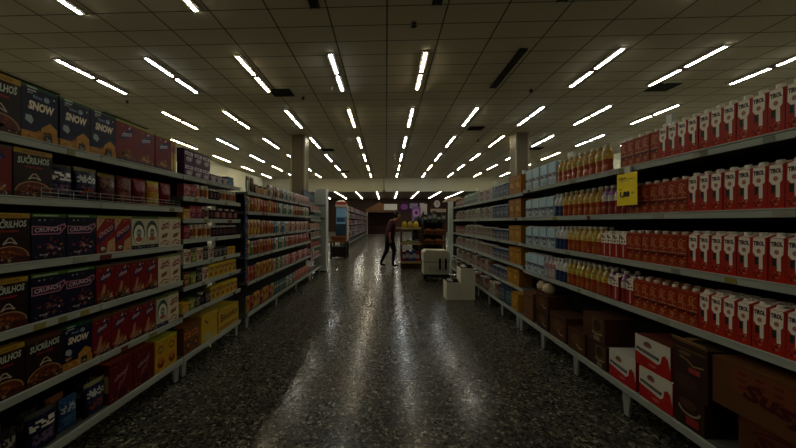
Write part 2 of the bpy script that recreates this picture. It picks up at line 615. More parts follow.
def row(seq, side, xf, z, shelf, y0, y1, jit=.006, gap=.004, inset=.022, back=0, hard=None):
    """fill the shelf from y0 to y1 with the prototypes of seq in turn, closing up to what already stands there"""
    key = (side, round(z, 3), shelf.split(' back')[0], round(xf, 2))
    c = CUR.get(key)
    y = y0 if c is None else (c if y0 - .16 < c < y1 else max(y0, c))
    i = 0
    while True:
        p = seq[i % len(seq)]
        if y + p.w * .55 > y1 or (hard and y + p.w > hard):
            break
        put(p, side, xf + inset + R.uniform(0, jit), y + p.w / 2, z, shelf, R.uniform(-.012, .012) if p.w < .14 else 0)
        for b in range(back):
            put(p, side, xf + inset + jit + (b + 1) * (p.d + .006), y + p.w / 2, z, shelf + ' back row', 0)
        y += p.w + gap
        i += 1
    CUR[key] = y
    return y


P = {}


# ---- cereal boxes
def cereal(kind, w=.196, h=.272, d=.06):
    mb = MB()
    c = lambda col, r=.40: mat(col, r)
    W, H = w / 2, h
    if kind in ('choc', 'chocb'):
        body = c((.040, .017, .014)); top = c((.42, .30, .05)) if kind == 'choc' else c((.12, .06, .03))
        mb.box(-W, W, 0, d, 0, H, body, top)
        mb.rect(-W, H * .90, W, H, top)
        mb.up()
        if kind == 'choc':
            mb.text('CHOCOLATE', -W * .6, H * .925, W * 1.2, H * .045, c((.16, .05, .03)))
        mb.text('SUCRILHOS', -W * .82, H * .69, W * 1.64, H * .135, c((.50, .56, .48)), .03, .15, .010)
        mb.text('chocolate', -W * .45, H * .62, W * .9, H * .05, c((.40, .06, .05)))
        mb.disc(0, H * .12, W * .92, H * .22, c((.16, .05, .028)), a0=0, a1=PI)
        mb.up()
        mb.ring(0, H * .12, W * .92, H * .22, .006, c((.42, .28, .14)), 0, PI)
        for i in range(16):
            a, q = R.uniform(0, PI), R.uniform(.1, .85)
            mb.disc(W * .9 * q * math.cos(a), H * .12 + H * .2 * q * math.sin(a), .011, .008, c(R.choice(((.26, .09, .04), (.34, .13, .05), (.10, .03, .02)))), 6)
        mb.line([(-W * .3, H * .38), (-W * .05, H * .50), (W * .1, H * .50), (W * .35, H * .38), (W * .1, H * .42), (-W * .1, H * .42), (-W * .3, H * .38)], .006, c((.52, .46, .38)))
        mb.rect(-W, 0, W, H * .10, c((.09, .028, .02)))
    elif kind == 'snow':
        body = c(NAVY); top = c((.035, .12, .05))
        mb.box(-W, W, 0, d, 0, H, body, top)
        mb.rect(-W, H * .945, W, H, top)
        mb.up()
        mb.rect(-W * .72, H * .955, -W * .2, H * .985, c((.42, .52, .40)))
        mb.rect(-W * .7, H * .90, -W * .25, H * .925, c((.46, .50, .52)))
        mb.text('flakes', -W * .42, H * .79, W * .5, H * .06, c((.24, .34, .46)))
        mb.disc(W * .32, H * .82, W * .16, H * .05, c((.30, .40, .50)))
        mb.text('SNOW', -W * .66, H * .57, W * 1.42, H * .165, c((.70, .64, .52)), .05, .18, -.004)
        mb.poly([(-W * .82, H * .36), (-W * .5, H * .30), (-W * .38, H * .38), (-W * .5, H * .46), (-W * .78, H * .46)], c((.34, .42, .44)))
        mb.rect(-W, 0, W, H * .17, c((.44, .24, .05)))
        mb.up()
        mb.poly([(W * .02, 0), (W * .92, 0), (W * .92, H * .30), (W * .5, H * .40), (W * .02, H * .27)], c((.46, .27, .07)))
        for i in range(14):
            mb.disc(R.uniform(-W * .9, W * .85), R.uniform(.01, H * .26), .012, .009, c(R.choice(((.52, .34, .10), (.36, .17, .04), (.58, .40, .16)))), 6)
        mb.up()
        mb.rect(W * .2, H * .02, W * .62, H * .17, c((.03, .03, .04)))
        mb.up()
        mb.rect(W * .28, H * .05, W * .54, H * .09, c((.30, .30, .28)))
    elif kind == 'crunch':
        body = c((.014, .012, .045)); top = c((.10, .19, .05))
        mb.box(-W, W, 0, d, 0, H, body, top)
        mb.rect(-W, H * .93, W, H, top)
        mb.up()
        mb.rect(-W * .9, H * .945, W * .5, H * .975, c((.38, .45, .28)))
        mb.poly([(-W, H * .55), (W * .6, H * .55), (W, H * .72), (W * .9, H * .80), (W * .3, H * .72), (-W, H * .74)], c((.42, .22, .30)))
        mb.up()
        mb.poly([(-W * .94, H * .575), (W * .56, H * .575), (W * .9, H * .72), (W * .8, H * .755), (W * .3, H * .69), (-W * .94, H * .715)], c((.07, .02, .06)))
        mb.up()
        mb.text('CRUNCH', -W * .85, H * .60, W * 1.5, H * .09, c((.56, .46, .50)), .02, .1, .006)
        for i in range(34):
            a, q = R.uniform(0, 2 * PI), R.uniform(.1, 1)
            x, z = W * .82 * q * math.cos(a), H * .27 + H * .24 * q * math.sin(a)
            mb.disc(x, z, R.uniform(.005, .013), R.uniform(.004, .010), c(R.choice(((.20, .05, .05), (.28, .10, .12), (.10, .03, .08), (.46, .42, .46), (.30, .14, .06)))), 6)
    elif kind in ('redfig', 'redtop'):
        body = c((.22, .018, .020)); top = c((.30, .33, .06)) if kind == 'redtop' else c((.14, .10, .05))
        mb.box(-W, W, 0, d, 0, H, body, top)
        mb.rect(-W, H * .94, W, H, top)
        mb.up()
        mb.poly([(-W * .65, H * .52), (-W * .2, H * .56), (W * .72, H * .76), (W * .5, H * .88), (W * .1, H * .80), (-W * .5, H * .72)], c((.04, .035, .11)))
        mb.up()
        mb.text('choco', -W * .48, H * .60, W * .95, H * .13, c((.52, .46, .50)), .03, .2, .022)
        mb.poly([(W * .1, H * .84), (W * .35, H * .92), (W * .3, H * .82)], c((.56, .50, .46)))
        mb.disc(-W * .05, H * .10, W * .85, H * .24, c((.20, .07, .03)), a0=0, a1=PI)
        mb.up()
        for i in range(20):
            a, q = R.uniform(0, PI), R.uniform(.1, .9)
            mb.disc(-W * .05 + W * .8 * q * math.cos(a), H * .10 + H * .23 * q * math.sin(a), .012, .009, c(R.choice(((.44, .22, .08), (.30, .12, .04), (.50, .30, .14)))), 6)
        if kind == 'redfig':
            mb.poly([(-W * .8, 0), (-W * .3, 0), (0, H * .44), (-W * .2, H * .50)], c((.45, .24, .16)))
            mb.line([(-W * .7, .01), (-W * .3, H * .2), (W * .2, H * .05), (W * .7, H * .22)], .008, c((.52, .44, .36)))
        mb.rect(-W, 0, W, H * .10, c((.07, .02, .025)))
    elif kind == 'diag':
        body = c((.30, .035, .028)); top = c((.34, .33, .10))
        mb.box(-W, W, 0, d, 0, H, body, top)
        mb.rect(-W, H * .93, W, H, top)
        mb.up()
        mb.poly([(-W, H * .60), (-W, H * .92), (-W * .1, H * .92)], c((.46, .35, .20)))
        mb.poly([(-W, H * .42), (W, H * .80), (W, H * .62), (-W, H * .20)], c((.08, .03, .12)))
        mb.up()
        mb.text('CHOCO', -W * .75, H * .40, W * 1.5, H * .13, c((.56, .38, .36)), .03, .1, .062)
        mb.poly([(0, 0), (W, 0), (W, H * .42), (W * .2, H * .30)], c((.48, .33, .18)))
        mb.disc(-W * .35, H * .12, W * .4, H * .1, c((.10, .05, .05)))
        mb.up()
        mb.disc(-W * .35, H * .13, W * .25, H * .05, c((.50, .44, .40)))
    elif kind == 'penguin':
        body = c((.48, .47, .36)); top = c((.14, .18, .06))
        mb.box(-W, W, 0, d, 0, H, body, top)
        mb.rect(-W, H * .93, W, H, top)
        mb.up()
        mb.disc(0, H * .52, W * .86, H * .36, c((.05, .10, .07)))
        mb.up()
        mb.disc(0, H * .46, W * .72, H * .29, c((.66, .63, .52)))
        mb.up()
        mb.disc(0, H * .50, W * .36, H * .13, c((.16, .22, .24)))
        mb.disc(0, H * .31, W * .5, H * .08, c((.40, .16, .10)))
        mb.up()
        mb.text('BALL', -W * .28, H * .475, W * .56, H * .06, c((.62, .58, .50)))
        mb.rect(-W, 0, W, H * .13, c((.02, .03, .08)))
    elif kind == 'white':
        body = c((.60, .54, .42)); top = c((.26, .30, .12))
        mb.box(-W, W, 0, d, 0, H, body, top)
        mb.rect(-W, H * .93, W, H, top)
        mb.up()
        for (x, z, rx, rz_) in ((0, .68, .7, .15), (-W * .02, .36, .6, .11)):
            mb.poly([(x - W * rx, H * (z - rz_ * .7)), (x + W * rx * .7, H * (z - rz_ * .3)), (x + W * rx, H * (z + rz_)), (x - W * rx * .6, H * (z + rz_ * .5))],
                    c((.30, .05, .05)) if z > .5 else c((.26, .13, .04)))
        mb.up()
        mb.text('Cookie', -W * .52, H * .63, W * 1.05, H * .11, c((.62, .50, .42)), .03, .2, .014)
        for i in range(12):
            mb.disc(R.uniform(-W * .85, W * .85), R.uniform(H * .05, H * .88), .008, .007, c(R.choice(((.30, .10, .06), (.20, .12, .05)))), 6)
        mb.line([(-W * .8, H * .1), (0, H * .22), (W * .8, H * .14)], .008, c((.30, .06, .05)))
    elif kind == 'yellow':
        body = c((.52, .34, .03)); top = c((.50, .52, .06))
        mb.box(-W, W, 0, d, 0, H, body, top)
        mb.rect(-W, H * .95, W, H, top)
        mb.up()
        mb.disc(0, H * .30, W * .66, H * .20, c((.22, .04, .025)), a0=PI, a1=2 * PI)
        mb.disc(0, H * .34, W * .66, H * .11, c((.44, .20, .05)))
        mb.disc(-W * .05, H * .68, W * .55, H * .13, c((.30, .17, .04)))
        mb.up()
        mb.text('MEL', -W * .38, H * .64, W * .7, H * .09, c((.56, .44, .16)), .04)
        for i in range(12):
            mb.disc(R.uniform(-W * .5, W * .5), R.uniform(H * .28, H * .42), .011, .008, c(R.choice(((.56, .30, .06), (.40, .14, .04)))), 6)
    elif kind == 'redbase':
        body = c((.16, .014, .014)); top = c((.40, .11, .04))
        mb.box(-W, W, 0, d, 0, H, body, top, c((.13, .03, .025)))
        mb.up()
        mb.line([(-W * .4, H * .1), (-W * .1, H * .45), (W * .1, H * .4), (W * .55, H * .8)], .02, c((.28, .12, .10)))
        mb.text('choco', -W * .6, H * .5, W * 1.1, H * .12, c((.40, .30, .28)), .03, .2, .04)
        mb.disc(-W * .1, H * .16, W * .6, H * .12, c((.08, .015, .015)))
        # cream panel printed on the narrow side
        for xx in (-W - .0006,):
            mb.add([(xx, .008, H * .30), (xx, d - .008, H * .30), (xx, d - .008, H * .72), (xx, .008, H * .72)], [(0, 1, 2, 3)], c((.44, .36, .20)))
    mb.up()
    clutter(mb, -W * .92, H * .02, W * .92, H * .14, 9, ((.40, .36, .30), (.10, .05, .05), (.30, .20, .08)), .006)
    clutter(mb, -W * .9, H * .84, W * .9, H * .89, 4, ((.44, .42, .38), (.20, .10, .06)), .006)
    look = {'choc': 'dark brown cereal box, yellow top', 'chocb': 'dark brown cereal box, brown top', 'snow': 'navy cereal box, cream brush lettering',
            'crunch': 'navy cereal box, pink lettering band', 'redfig': 'red cereal box with golden bowl', 'redtop': 'red cereal box with green top',
            'diag': 'red cereal box, cream diagonal corner', 'penguin': 'white cereal box, dark ringed disc', 'white': 'cream cereal box with red splash',
            'yellow': 'yellow cereal box with red bowl', 'redbase': 'dark red box with orange top'}[kind]
    return Proto('cereal_box', look, 'cereal box', w, h, d, mb.mesh('cereal_box'))


for kname in ('choc', 'chocb', 'snow', 'crunch', 'redfig', 'redtop', 'diag', 'penguin', 'white', 'yellow'):
    P[kname] = cereal(kname)
for kname in ('choc', 'snow', 'redtop'):
    P[kname + '_tall'] = cereal(kname, .198, .312)
for kname in ('diag', 'penguin', 'white', 'redfig'):
    P[kname + '_slim'] = cereal(kname, .147, .268)
P['redbase'] = cereal('redbase', .215, .29, .075)
P['yellow_deep'] = cereal('yellow', .138, .285, .075)
# yellow box standing end on
mb = MB(); mb.box(-.034, .034, 0, .19, 0, .30, mat((.42, .27, .05), .4), mat((.46, .40, .08), .4))
mb.up(); mb.rect(-.028, .19, .028, .25, mat((.24, .09, .03), .4)); mb.rect(-.028, .03, .028, .13, mat((.55, .42, .12), .4)); mb.rect(-.006, .0, .006, .28, mat((.2, .1, .03), .4))
P['endon'] = Proto('cereal_box', 'yellow cereal box stood end on', 'cereal box',   .068, .30, .19, mb.mesh('cereal_box'))


# ---- soft bags
def bag(look, w, h, d, fn, name='snack_bag', cat='bag'):
    """pillow bag with crimped ends; fn(u, v, rnd) gives the printed colour of each facet"""
    rnd = random.Random(hash(look) % 1000 if False else sum(map(ord, look)))
    nx, nz = 12, 18
    mb = MB()
    prof = lambda u: max(0.0, 1 - abs(2 * u - 1) ** 2.4) ** .6
    endp = lambda v: min(1.0, max(.04, math.sin(PI * min(max((v - .04) / .92, 0), 1)) ** .55))
    wob = [rnd.uniform(-.004, .004) for _ in range(200)]

    def pt(u, v, s):
        t = prof(u) * endp(v)
        nar = 1 - .05 * math.sin(PI * v)
        return ((u - .5) * w * nar, d / 2 + s * (t * d / 2 * (.92 if s < 0 else .9) + wob[int(u * 9 + v * 120) % 200] * t * .8), v * h)
    for s in (-1, 1):
        for j in range(nz):
            for i in range(nx):
                u0, u1, v0, v1 = i / nx, (i + 1) / nx, j / nz, (j + 1) / nz
                q = [pt(u0, v0, s), pt(u1, v0, s), pt(u1, v1, s), pt(u0, v1, s)]
                if s > 0:
                    q.reverse()
                mb.add(q, [(0, 1, 2, 3)], mat(fn((u0 + u1) / 2, (v0 + v1) / 2, rnd), .28), True)
    me = mb.mesh(name)
    import bmesh
    bm = bmesh.new(); bm.from_mesh(me); bmesh.ops.remove_doubles(bm, verts=bm.verts, dist=.0004); bm.to_mesh(me); bm.free()
    return Proto(name, look, cat, w, h, d, me)


def art(base, band, mark, top=None):
    """a plain bag front: base colour, a lettering band, a picture at the bottom"""
    def fn(u, v, r):
        if top and v > .88:
            return top
        if .58 < v < .76 and .12 < u < .88:
            return band if r.random() < .62 else base
        if r.random() < .10:
            return tuple(min(.6, c * 1.8 + .03) for c in base)
        if .14 < v < .46 and abs(u - .5) < .36 and r.random() < .62:
            return mark
        return base
    return fn


for key, look, w, h, d, fn in (
        ('b_navy', 'navy snack bag with white script', .165, .225, .055, art(NAVY, (.62, .60, .56), (.20, .14, .22), DGREY)),
        ('b_navyg', 'navy snack bag with pale lettering', .165, .23, .055, art((.02, .03, .08), (.50, .52, .50), (.30, .08, .05), (.30, .28, .16))),
        ('b_white', 'white and green snack bag', .135, .235, .055, art((.46, .50, .42), (.10, .26, .12), (.14, .14, .14), (.16, .40, .20))),
        ('b_brown', 'brown snack bag with yellow top', .15, .215, .055, art((.09, .035, .028), (.24, .14, .08), (.16, .05, .07), (.26, .21, .05))),
        ('b_redbr', 'reddish brown snack bag', .15, .215, .055, art((.13, .028, .028), (.24, .10, .10), (.26, .11, .06))),
        ('b_red', 'deep red snack bag', .15, .22, .055, art((.18, .016, .020), (.26, .06, .08), (.12, .015, .03))),
        ('b_yel', 'yellow and orange snack bag', .15, .22, .055, art((.46, .27, .03), (.40, .10, .03), (.50, .35, .12), (.46, .40, .05))),
        ('s_brown', 'small brown snack bag', .12, .215, .055, art((.24, .10, .035), (.46, .30, .14), (.36, .18, .05))),
        ('s_orange', 'small orange snack bag', .118, .225, .055, art((.42, .15, .03), (.50, .32, .12), (.34, .09, .03))),
        ('s_gold', 'small gold snack bag', .122, .235, .055, art((.42, .27, .06), (.26, .09, .04), (.52, .40, .16))),
        ('s_red', 'small red snack bag', .118, .21, .05, art((.32, .04, .04), (.50, .36, .30), (.22, .04, .05))),
        ('s_green', 'small green snack bag', .118, .21, .05, art((.08, .20, .08), (.46, .48, .34), (.30, .26, .08))),
        ('s_teal', 'small teal snack bag', .118, .21, .05, art((.10, .22, .24), (.52, .54, .50), (.06, .10, .16))),
        ('s_white', 'small white snack bag', .118, .21, .05, art((.50, .48, .40), (.30, .10, .10), (.32, .26, .18))),
        ('s_pink', 'small pink snack bag', .118, .21, .05, art((.44, .20, .22), (.56, .48, .44), (.34, .08, .10))),
        ('s_blue', 'small blue snack bag', .118, .21, .05, art((.04, .10, .20), (.44, .46, .46), (.10, .18, .26))),
        ('s_dark', 'small dark snack bag', .118, .21, .05, art((.03, .028, .03), (.36, .34, .30), (.14, .06, .06)))):
    P[key] = bag(look, w, h, d, fn)


# ---- jars, cans, small boxes
def jar(look, r, h, body, lab, lid, name='jar'):
    mb = MB()
    mb.lathe([(r * .92, 0, 0), (r, .01, 0), (r, h * .18, 1), (r, h * .68, 0), (r * .96, h * .78, 0), (r * .74, h * .84, 0), (r * .74, h * .86, 0)], 14,
             [mat(body, .12), mat(lab, .45)], cy=r)
    lb = MB()
    lb.lathe([(r * .82, h * .84, 0), (r * .82, h, 0)], 14, [mat(lid, .35)], cy=r)
    return Proto(name, look, name, 2 * r, h, 2 * r, mb.mesh(name), [('lid', lb.mesh('lid'))])


P['j_dark'] = jar('dark jar with white lid', .036, .13, (.03, .02, .018), (.10, .05, .06), (.62, .58, .52))
P['j_white'] = jar('white jar with brown label', .040, .145, (.50, .46, .38), (.22, .10, .05), (.56, .52, .46))
P['j_cream'] = jar('cream jar with orange label', .040, .15, (.54, .46, .32), (.42, .18, .05), (.60, .56, .50))
P['j_pink'] = jar('dark jar with pink label', .036, .13, (.05, .03, .04), (.44, .20, .24), (.20, .10, .12))


def pack(look, w, h, d, base, stripe, block, top=None, name='packet', cat='packet', word=None):
    mb = MB()
    mb.box(-w / 2, w / 2, 0, d, 0, h, mat(base, .4), mat(top or base, .4))
    mb.up()
    mb.rect(-w * .44, h * .56, w * .44, h * .80, mat(stripe, .4))
    mb.disc(0, h * .28, w * .34, h * .20, mat(block, .4))
    mb.up()
    clutter(mb, -w * .44, h * .04, w * .44, h * .94, 14, (tuple(c * .4 for c in base), stripe, block, (.50, .46, .38)), .008)
    if word:
        mb.text(word, -w * .38, h * .60, w * .76, h * .15, mat(base, .4))
    else:
        mb.rect(-w * .34, h * .63, w * .20, h * .71, mat(base, .4))
    mb.disc(w * .05, h * .30, w * .16, h * .09, mat(stripe, .4))
    return Proto(name, look, cat, w, h, d, mb.mesh(name))


for key, look, w, h, d, base, stripe, block, top in (
        ('p_purple', 'dark purple and white box', .15, .14, .08, (.06, .025, .075), (.56, .50, .54), (.40, .30, .36), None),
        ('p_purlow', 'low purple and white packet', .13, .09, .08, (.08, .035, .08), (.50, .42, .46), (.36, .22, .28), None),
        ('p_blue', 'blue boxed packet', .15, .115, .09, (.025, .09, .18), (.08, .22, .30), (.10, .24, .34), None),
        ('p_pink', 'pinkish red packet', .11, .13, .07, (.36, .07, .10), (.52, .32, .30), (.22, .05, .07), None),
        ('p_crim', 'crimson packet', .10, .135, .07, (.28, .03, .06), (.44, .18, .20), (.16, .02, .04), None),
        ('p_yel', 'yellow packet', .10, .10, .07, (.56, .40, .05), (.48, .14, .04), (.50, .42, .18), None),
        ('p_yelbox', 'yellow box with dark dots', .105, .155, .07, (.54, .42, .05), (.24, .09, .04), (.42, .22, .04), (.55, .48, .10)),
        ('p_grn', 'green and yellow packet', .10, .12, .07, (.14, .22, .06), (.50, .46, .16), (.36, .34, .08), None),
        ('p_dark', 'dark packet with pale print', .10, .12, .07, (.026, .028, .032), (.30, .30, .30), (.16, .10, .08), None),
        ('p_brown', 'brown packet with yellow print', .11, .14, .07, (.12, .06, .03), (.46, .32, .08), (.34, .16, .05), None),
        ('p_white', 'white packet with red print', .11, .14, .07, (.56, .52, .44), (.34, .06, .06), (.30, .24, .18), None),
        ('p_tealw', 'teal and white packet', .11, .14, .07, (.10, .24, .26), (.54, .54, .50), (.44, .46, .42), None)):
    P[key] = pack(look, w, h, d, base, stripe, block, top)


# ---- milk and juice cartons
def carton(look, w, h, d, kind):
    mb = MB()
    hf, hb = h * .90, h            # roof slopes up towards the back
    wh, rd = mat((.74, .69, .61), .35), mat((.40, .055, .035), .33)
    if kind == 'milk':
        body, roof = rd, rd
    elif kind == 'orange':
        body, roof = mat((.36, .060, .020), .33), mat((.38, .10, .04), .35)
    else:
        body, roof = mat((.34, .03, .022), .33), wh
    W = w / 2
    vs = [(-W, 0, 0), (W, 0, 0), (W, d, 0), (-W, d, 0), (-W, 0, hf), (W, 0, hf), (W, d, hb), (-W, d, hb)]
    mb.add(vs, [(0, 3, 2, 1), (0, 1, 5, 4), (2, 3, 7, 6), (1, 2, 6, 5), (3, 0, 4, 7)], body)
    mb.add(vs, [(4, 5, 6, 7)], roof)
    if kind == 'milk':
        e = .0008
        mb.add([(-W * .74, .001, hf + e), (W * .74, .001, hf + e), (W * .74, d * .95, hf + (hb - hf) * .95 + e), (-W * .74, d * .95, hf + (hb - hf) * .95 + e)], [(0, 1, 2, 3)], wh)
    c = lambda col: mat(col, .33)
    if kind == 'milk':
        mb.poly([(-W * .74, hf * .995), (-W * .80, h * .58), (-W * .40, h * .50), (W * .34, h * .50), (W * .74, h * .58), (W * .80, hf * .93), (W * .72, hf * .995)], wh)
        mb.up()
        mb.text('TIROL', -W * .70, h * .73, W * 1.40, h * .10, c((.07, .03, .025)), .06)
        mb.disc(-W * .02, h * .62, W * .30, h * .05, c((.44, .22, .18)))
        mb.up()
        mb.rect(W * .02, h * .24, W * .50, h * .52, wh)
        mb.rect(-W * .55, h * .33, -W * .08, h * .49, c((.04, .06, .045)))
        mb.poly([(-W, 0), (W, 0), (W, h * .16), (0, h * .10), (-W, h * .20)], c((.44, .050, .02)))
        mb.up()
        mb.disc(W * .2, h * .13, W * .3, h * .05, c((.48, .09, .03)))
        clutter(mb, -W * .9, h * .02, W * .9, h * .24, 10, ((.50, .14, .06), (.20, .02, .02), (.54, .34, .22)), .006)
    elif kind == 'orange':
        mb.up()
        mb.ring(0, h * .68, W * .58, h * .13, .007, c((.52, .26, .12)), .6, 5.4)
        mb.line([(-W * .8, h * .52), (-W * .1, h * .62), (W * .8, h * .50)], .006, c((.50, .28, .16)))
        mb.disc(0, h * .68, W * .26, h * .06, c((.50, .22, .08)))
        mb.up()
        for i in range(5):
            mb.disc(-W * .72 + i * W * .36, h * .32 + (i % 2) * .006, W * .15, h * .05, c((.05, .03, .025)), 7)
        clutter(mb, -W * .9, h * .03, W * .9, h * .88, 26, ((.52, .30, .18), (.18, .03, .02), (.50, .16, .05), (.10, .03, .02)), .007)
        mb.rect(-W * .9, h * .40, W * .9, h * .425, c((.50, .33, .22)))
        mb.rect(-W, 0, W, h * .12, c((.40, .10, .03)))
        mb.disc(0, h * .18, W * .5, h * .06, c((.46, .20, .06)))
    else:
        mb.rect(-W * .96, h * .54, W * .96, hf * .99, wh)
        mb.up()
        for i in range(9):
            mb.disc(R.uniform(-W * .8, W * .8), R.uniform(h * .58, h * .85), .009, .008, c(R.choice(((.16, .12, .05), (.30, .24, .10), (.12, .08, .06)))), 6)
        mb.rect(-W * .08, h * .06, W * .30, h * .50, c((.54, .42, .38)))
    cb = MB()
    cb.lathe([(.017, 0, 0), (.0175, .004, 0), (.0165, .017, 0), (.015, .019, 0)], 14, [mat((.70, .68, .62), .35)], cy=d * .42, cz=hf + (hb - hf) * .42 - .003, cx=-.004)
    return Proto('drink_carton', look, 'carton', w, h, d, mb.mesh('drink_carton'), [('cap', cb.mesh('cap'))])


P['milk'] = carton('red carton with white shoulder', .070, .250, .070, 'milk')
P['orange'] = carton('orange-red carton, white cap', .072, .240, .070, 'orange')
P['whitered'] = carton('red and white striped carton', .074, .225, .072, 'striped')


# ---- bottles
def bottle(look, r, h, low, mid, shoulder, cap, glint=True):
    mb = MB()
    prof = [(r * .80, 0, 0), (r, .012, 0), (r * .97, h * .20, 0), (r * .90, h * .30, 0), (r * .97, h * .40, 0), (r, h * .46, 0),
            (r, h * .66, 1), (r * .88, h * .74, 1), (r * .62, h * .82, 1), (r * .44, h * .87, 1), (r * .44, h * .91, 1)]
    mb.lathe(prof, 14, [mat(low, .12, spec=.7), mat(shoulder, .16, spec=.6)], cy=r)
    lb = MB()
    lb.lathe([(r * 1.012, h * .47, 0), (r * 1.012, h * .66, 0)], 14, [mat(mid, .4)], cy=r, cap=False)
    for i in range(14):                                             # print on the label, white glints painted in as pale marks
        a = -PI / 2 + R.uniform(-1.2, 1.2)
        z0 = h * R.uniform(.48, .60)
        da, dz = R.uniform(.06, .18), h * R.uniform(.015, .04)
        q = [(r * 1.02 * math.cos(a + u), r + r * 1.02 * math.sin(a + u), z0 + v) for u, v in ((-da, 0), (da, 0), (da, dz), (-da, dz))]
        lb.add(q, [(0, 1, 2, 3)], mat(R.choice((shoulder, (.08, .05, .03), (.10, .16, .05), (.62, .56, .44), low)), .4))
    cb = MB()
    cb.lathe([(r * .46, h * .90, 0), (r * .48, h * .91, 0), (r * .48, h * .985, 0), (r * .42, h, 0)], 12, [mat(cap, .35)], cy=r)
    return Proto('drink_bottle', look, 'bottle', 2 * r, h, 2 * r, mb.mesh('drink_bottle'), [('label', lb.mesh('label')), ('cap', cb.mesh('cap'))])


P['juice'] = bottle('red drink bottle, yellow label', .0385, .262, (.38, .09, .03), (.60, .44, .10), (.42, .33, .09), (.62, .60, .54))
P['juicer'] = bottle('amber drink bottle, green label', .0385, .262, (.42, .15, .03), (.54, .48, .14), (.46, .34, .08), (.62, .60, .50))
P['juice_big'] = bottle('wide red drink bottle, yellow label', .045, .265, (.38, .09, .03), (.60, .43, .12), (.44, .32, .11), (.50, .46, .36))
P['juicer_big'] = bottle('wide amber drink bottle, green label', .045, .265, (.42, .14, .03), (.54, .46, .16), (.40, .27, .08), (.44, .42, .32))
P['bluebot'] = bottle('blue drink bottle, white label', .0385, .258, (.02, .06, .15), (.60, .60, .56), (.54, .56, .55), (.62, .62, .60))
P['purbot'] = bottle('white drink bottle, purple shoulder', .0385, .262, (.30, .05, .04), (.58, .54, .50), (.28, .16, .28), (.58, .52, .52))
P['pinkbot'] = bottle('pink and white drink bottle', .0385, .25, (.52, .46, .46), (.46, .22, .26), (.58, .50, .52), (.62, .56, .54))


# ---- film-wrapped packs, boxes
def wrapped(look, w, h, d, base, word_band, low, bumps=True, name='wrapped_pack', plain=False):
    """shrink-wrapped pack of six cartons: film skin with the carton tops showing as ridges"""
    mb = MB()
    pts = [(-w / 2, 0), (w / 2, 0), (w / 2, h * .93), (w * .47, h * .985), (w * .42, h), (-w * .42, h), (-w * .47, h * .985), (-w / 2, h * .93)]
    mb.prism(pts, 0, d, mat(base, .22, bump=.25, scale=40))
    mb.up()
    mb.rect(-w * .5, h * .36, w * .5, h * .52, mat(word_band, .3))
    mb.rect(-w * .5, 0, w * .5, h * .22, mat(low, .3))
    mb.up()
    for i in range(9):
        x = -w * .46 + i * w * .105
        mb.rect(x, h * .39, x + w * .06, h * (.44 + .05 * (i % 2)), mat(R.choice(((.50, .50, .52), (.34, .06, .08), (.06, .08, .16))), .3))
    clutter(mb, -w * .48, h * .04, w * .48, h * (.54 if plain else .90), 22 if plain else 46, ((.03, .03, .04), (.05, .04, .04), tuple(c * .25 for c in base), tuple(min(.7, c * 1.5 + .05) for c in base), low, (.50, .48, .44), (.30, .08, .06)), .014)
    mb.up()
    for k in range(0 if plain else 3):
        mb.line([(-w * .33 + k * w * .33 - w * .10, h * .05), (-w * .33 + k * w * .33 - w * .08, h * .80)], .006, mat((.60, .60, .58), .3))
        mb.rect(-w * .175 + (k - .5) * w * .33 - .007, 0, -w * .175 + (k - .5) * w * .33 + .007, h * .86, mat((.02, .02, .025), .4))
    for i in (-1, 0, 1):
        mb.rect(i * w * .33 - .002, 0, i * w * .33 + .002, h * .93, mat(tuple(c * .6 for c in base), .3))
    parts = []
    if bumps:
        for i in range(3):
            for j in range(2):
                cb = MB()
                cb.lathe([(.016, 0, 0), (.016, .018, 0)], 10, [mat((.62, .62, .62), .35)], cx=-w * .33 + i * w * .33, cy=d * (.28 + .44 * j), cz=h - .002)
                parts.append(('cap', cb.mesh('cap')))
    return Proto(name, look, 'drink pack', w, h, d, mb.mesh(name), parts)


P['pblue'] = wrapped('pale blue wrapped drink pack', .168, .235, .145, PBLUE, (.05, .07, .16), (.40, .50, .55), plain=True)
P['pbluel'] = wrapped('pale blue wrapped drink pack', .168, .27, .145, PBLUE, (.05, .07, .16), (.42, .52, .57), False, plain=True)
P['bluepk'] = wrapped('blue wrapped bottle pack', .19, .22, .145, (.05, .13, .24), (.12, .26, .36), (.03, .09, .18))
P['bluelo'] = wrapped('low blue wrapped bottle pack', .19, .17, .145, (.04, .11, .20), (.16, .28, .34), (.03, .08, .16))
P['greenpk'] = wrapped('green wrapped drink pack', .19, .24, .145, (.07, .26, .10), (.12, .30, .30), (.03, .14, .10), False)
P['whitepk'] = wrapped('white wrapped drink pack', .19, .22, .145, (.40, .40, .32), (.22, .16, .12), (.36, .36, .30))
P['beigepk'] = wrapped('beige wrapped drink pack', .19, .19, .145, (.30, .25, .17), (.30, .07, .05), (.46, .42, .32))
P['redpk'] = wrapped('rusty red wrapped drink pack', .19, .20, .145, (.26, .09, .06), (.44, .36, .30), (.18, .05, .04), False)
P['wrapwhite'] = wrapped('white film-wrapped pack of boxes', .22, .24, .15, (.50, .50, .45), (.20, .24, .16), (.34, .10, .07), False)


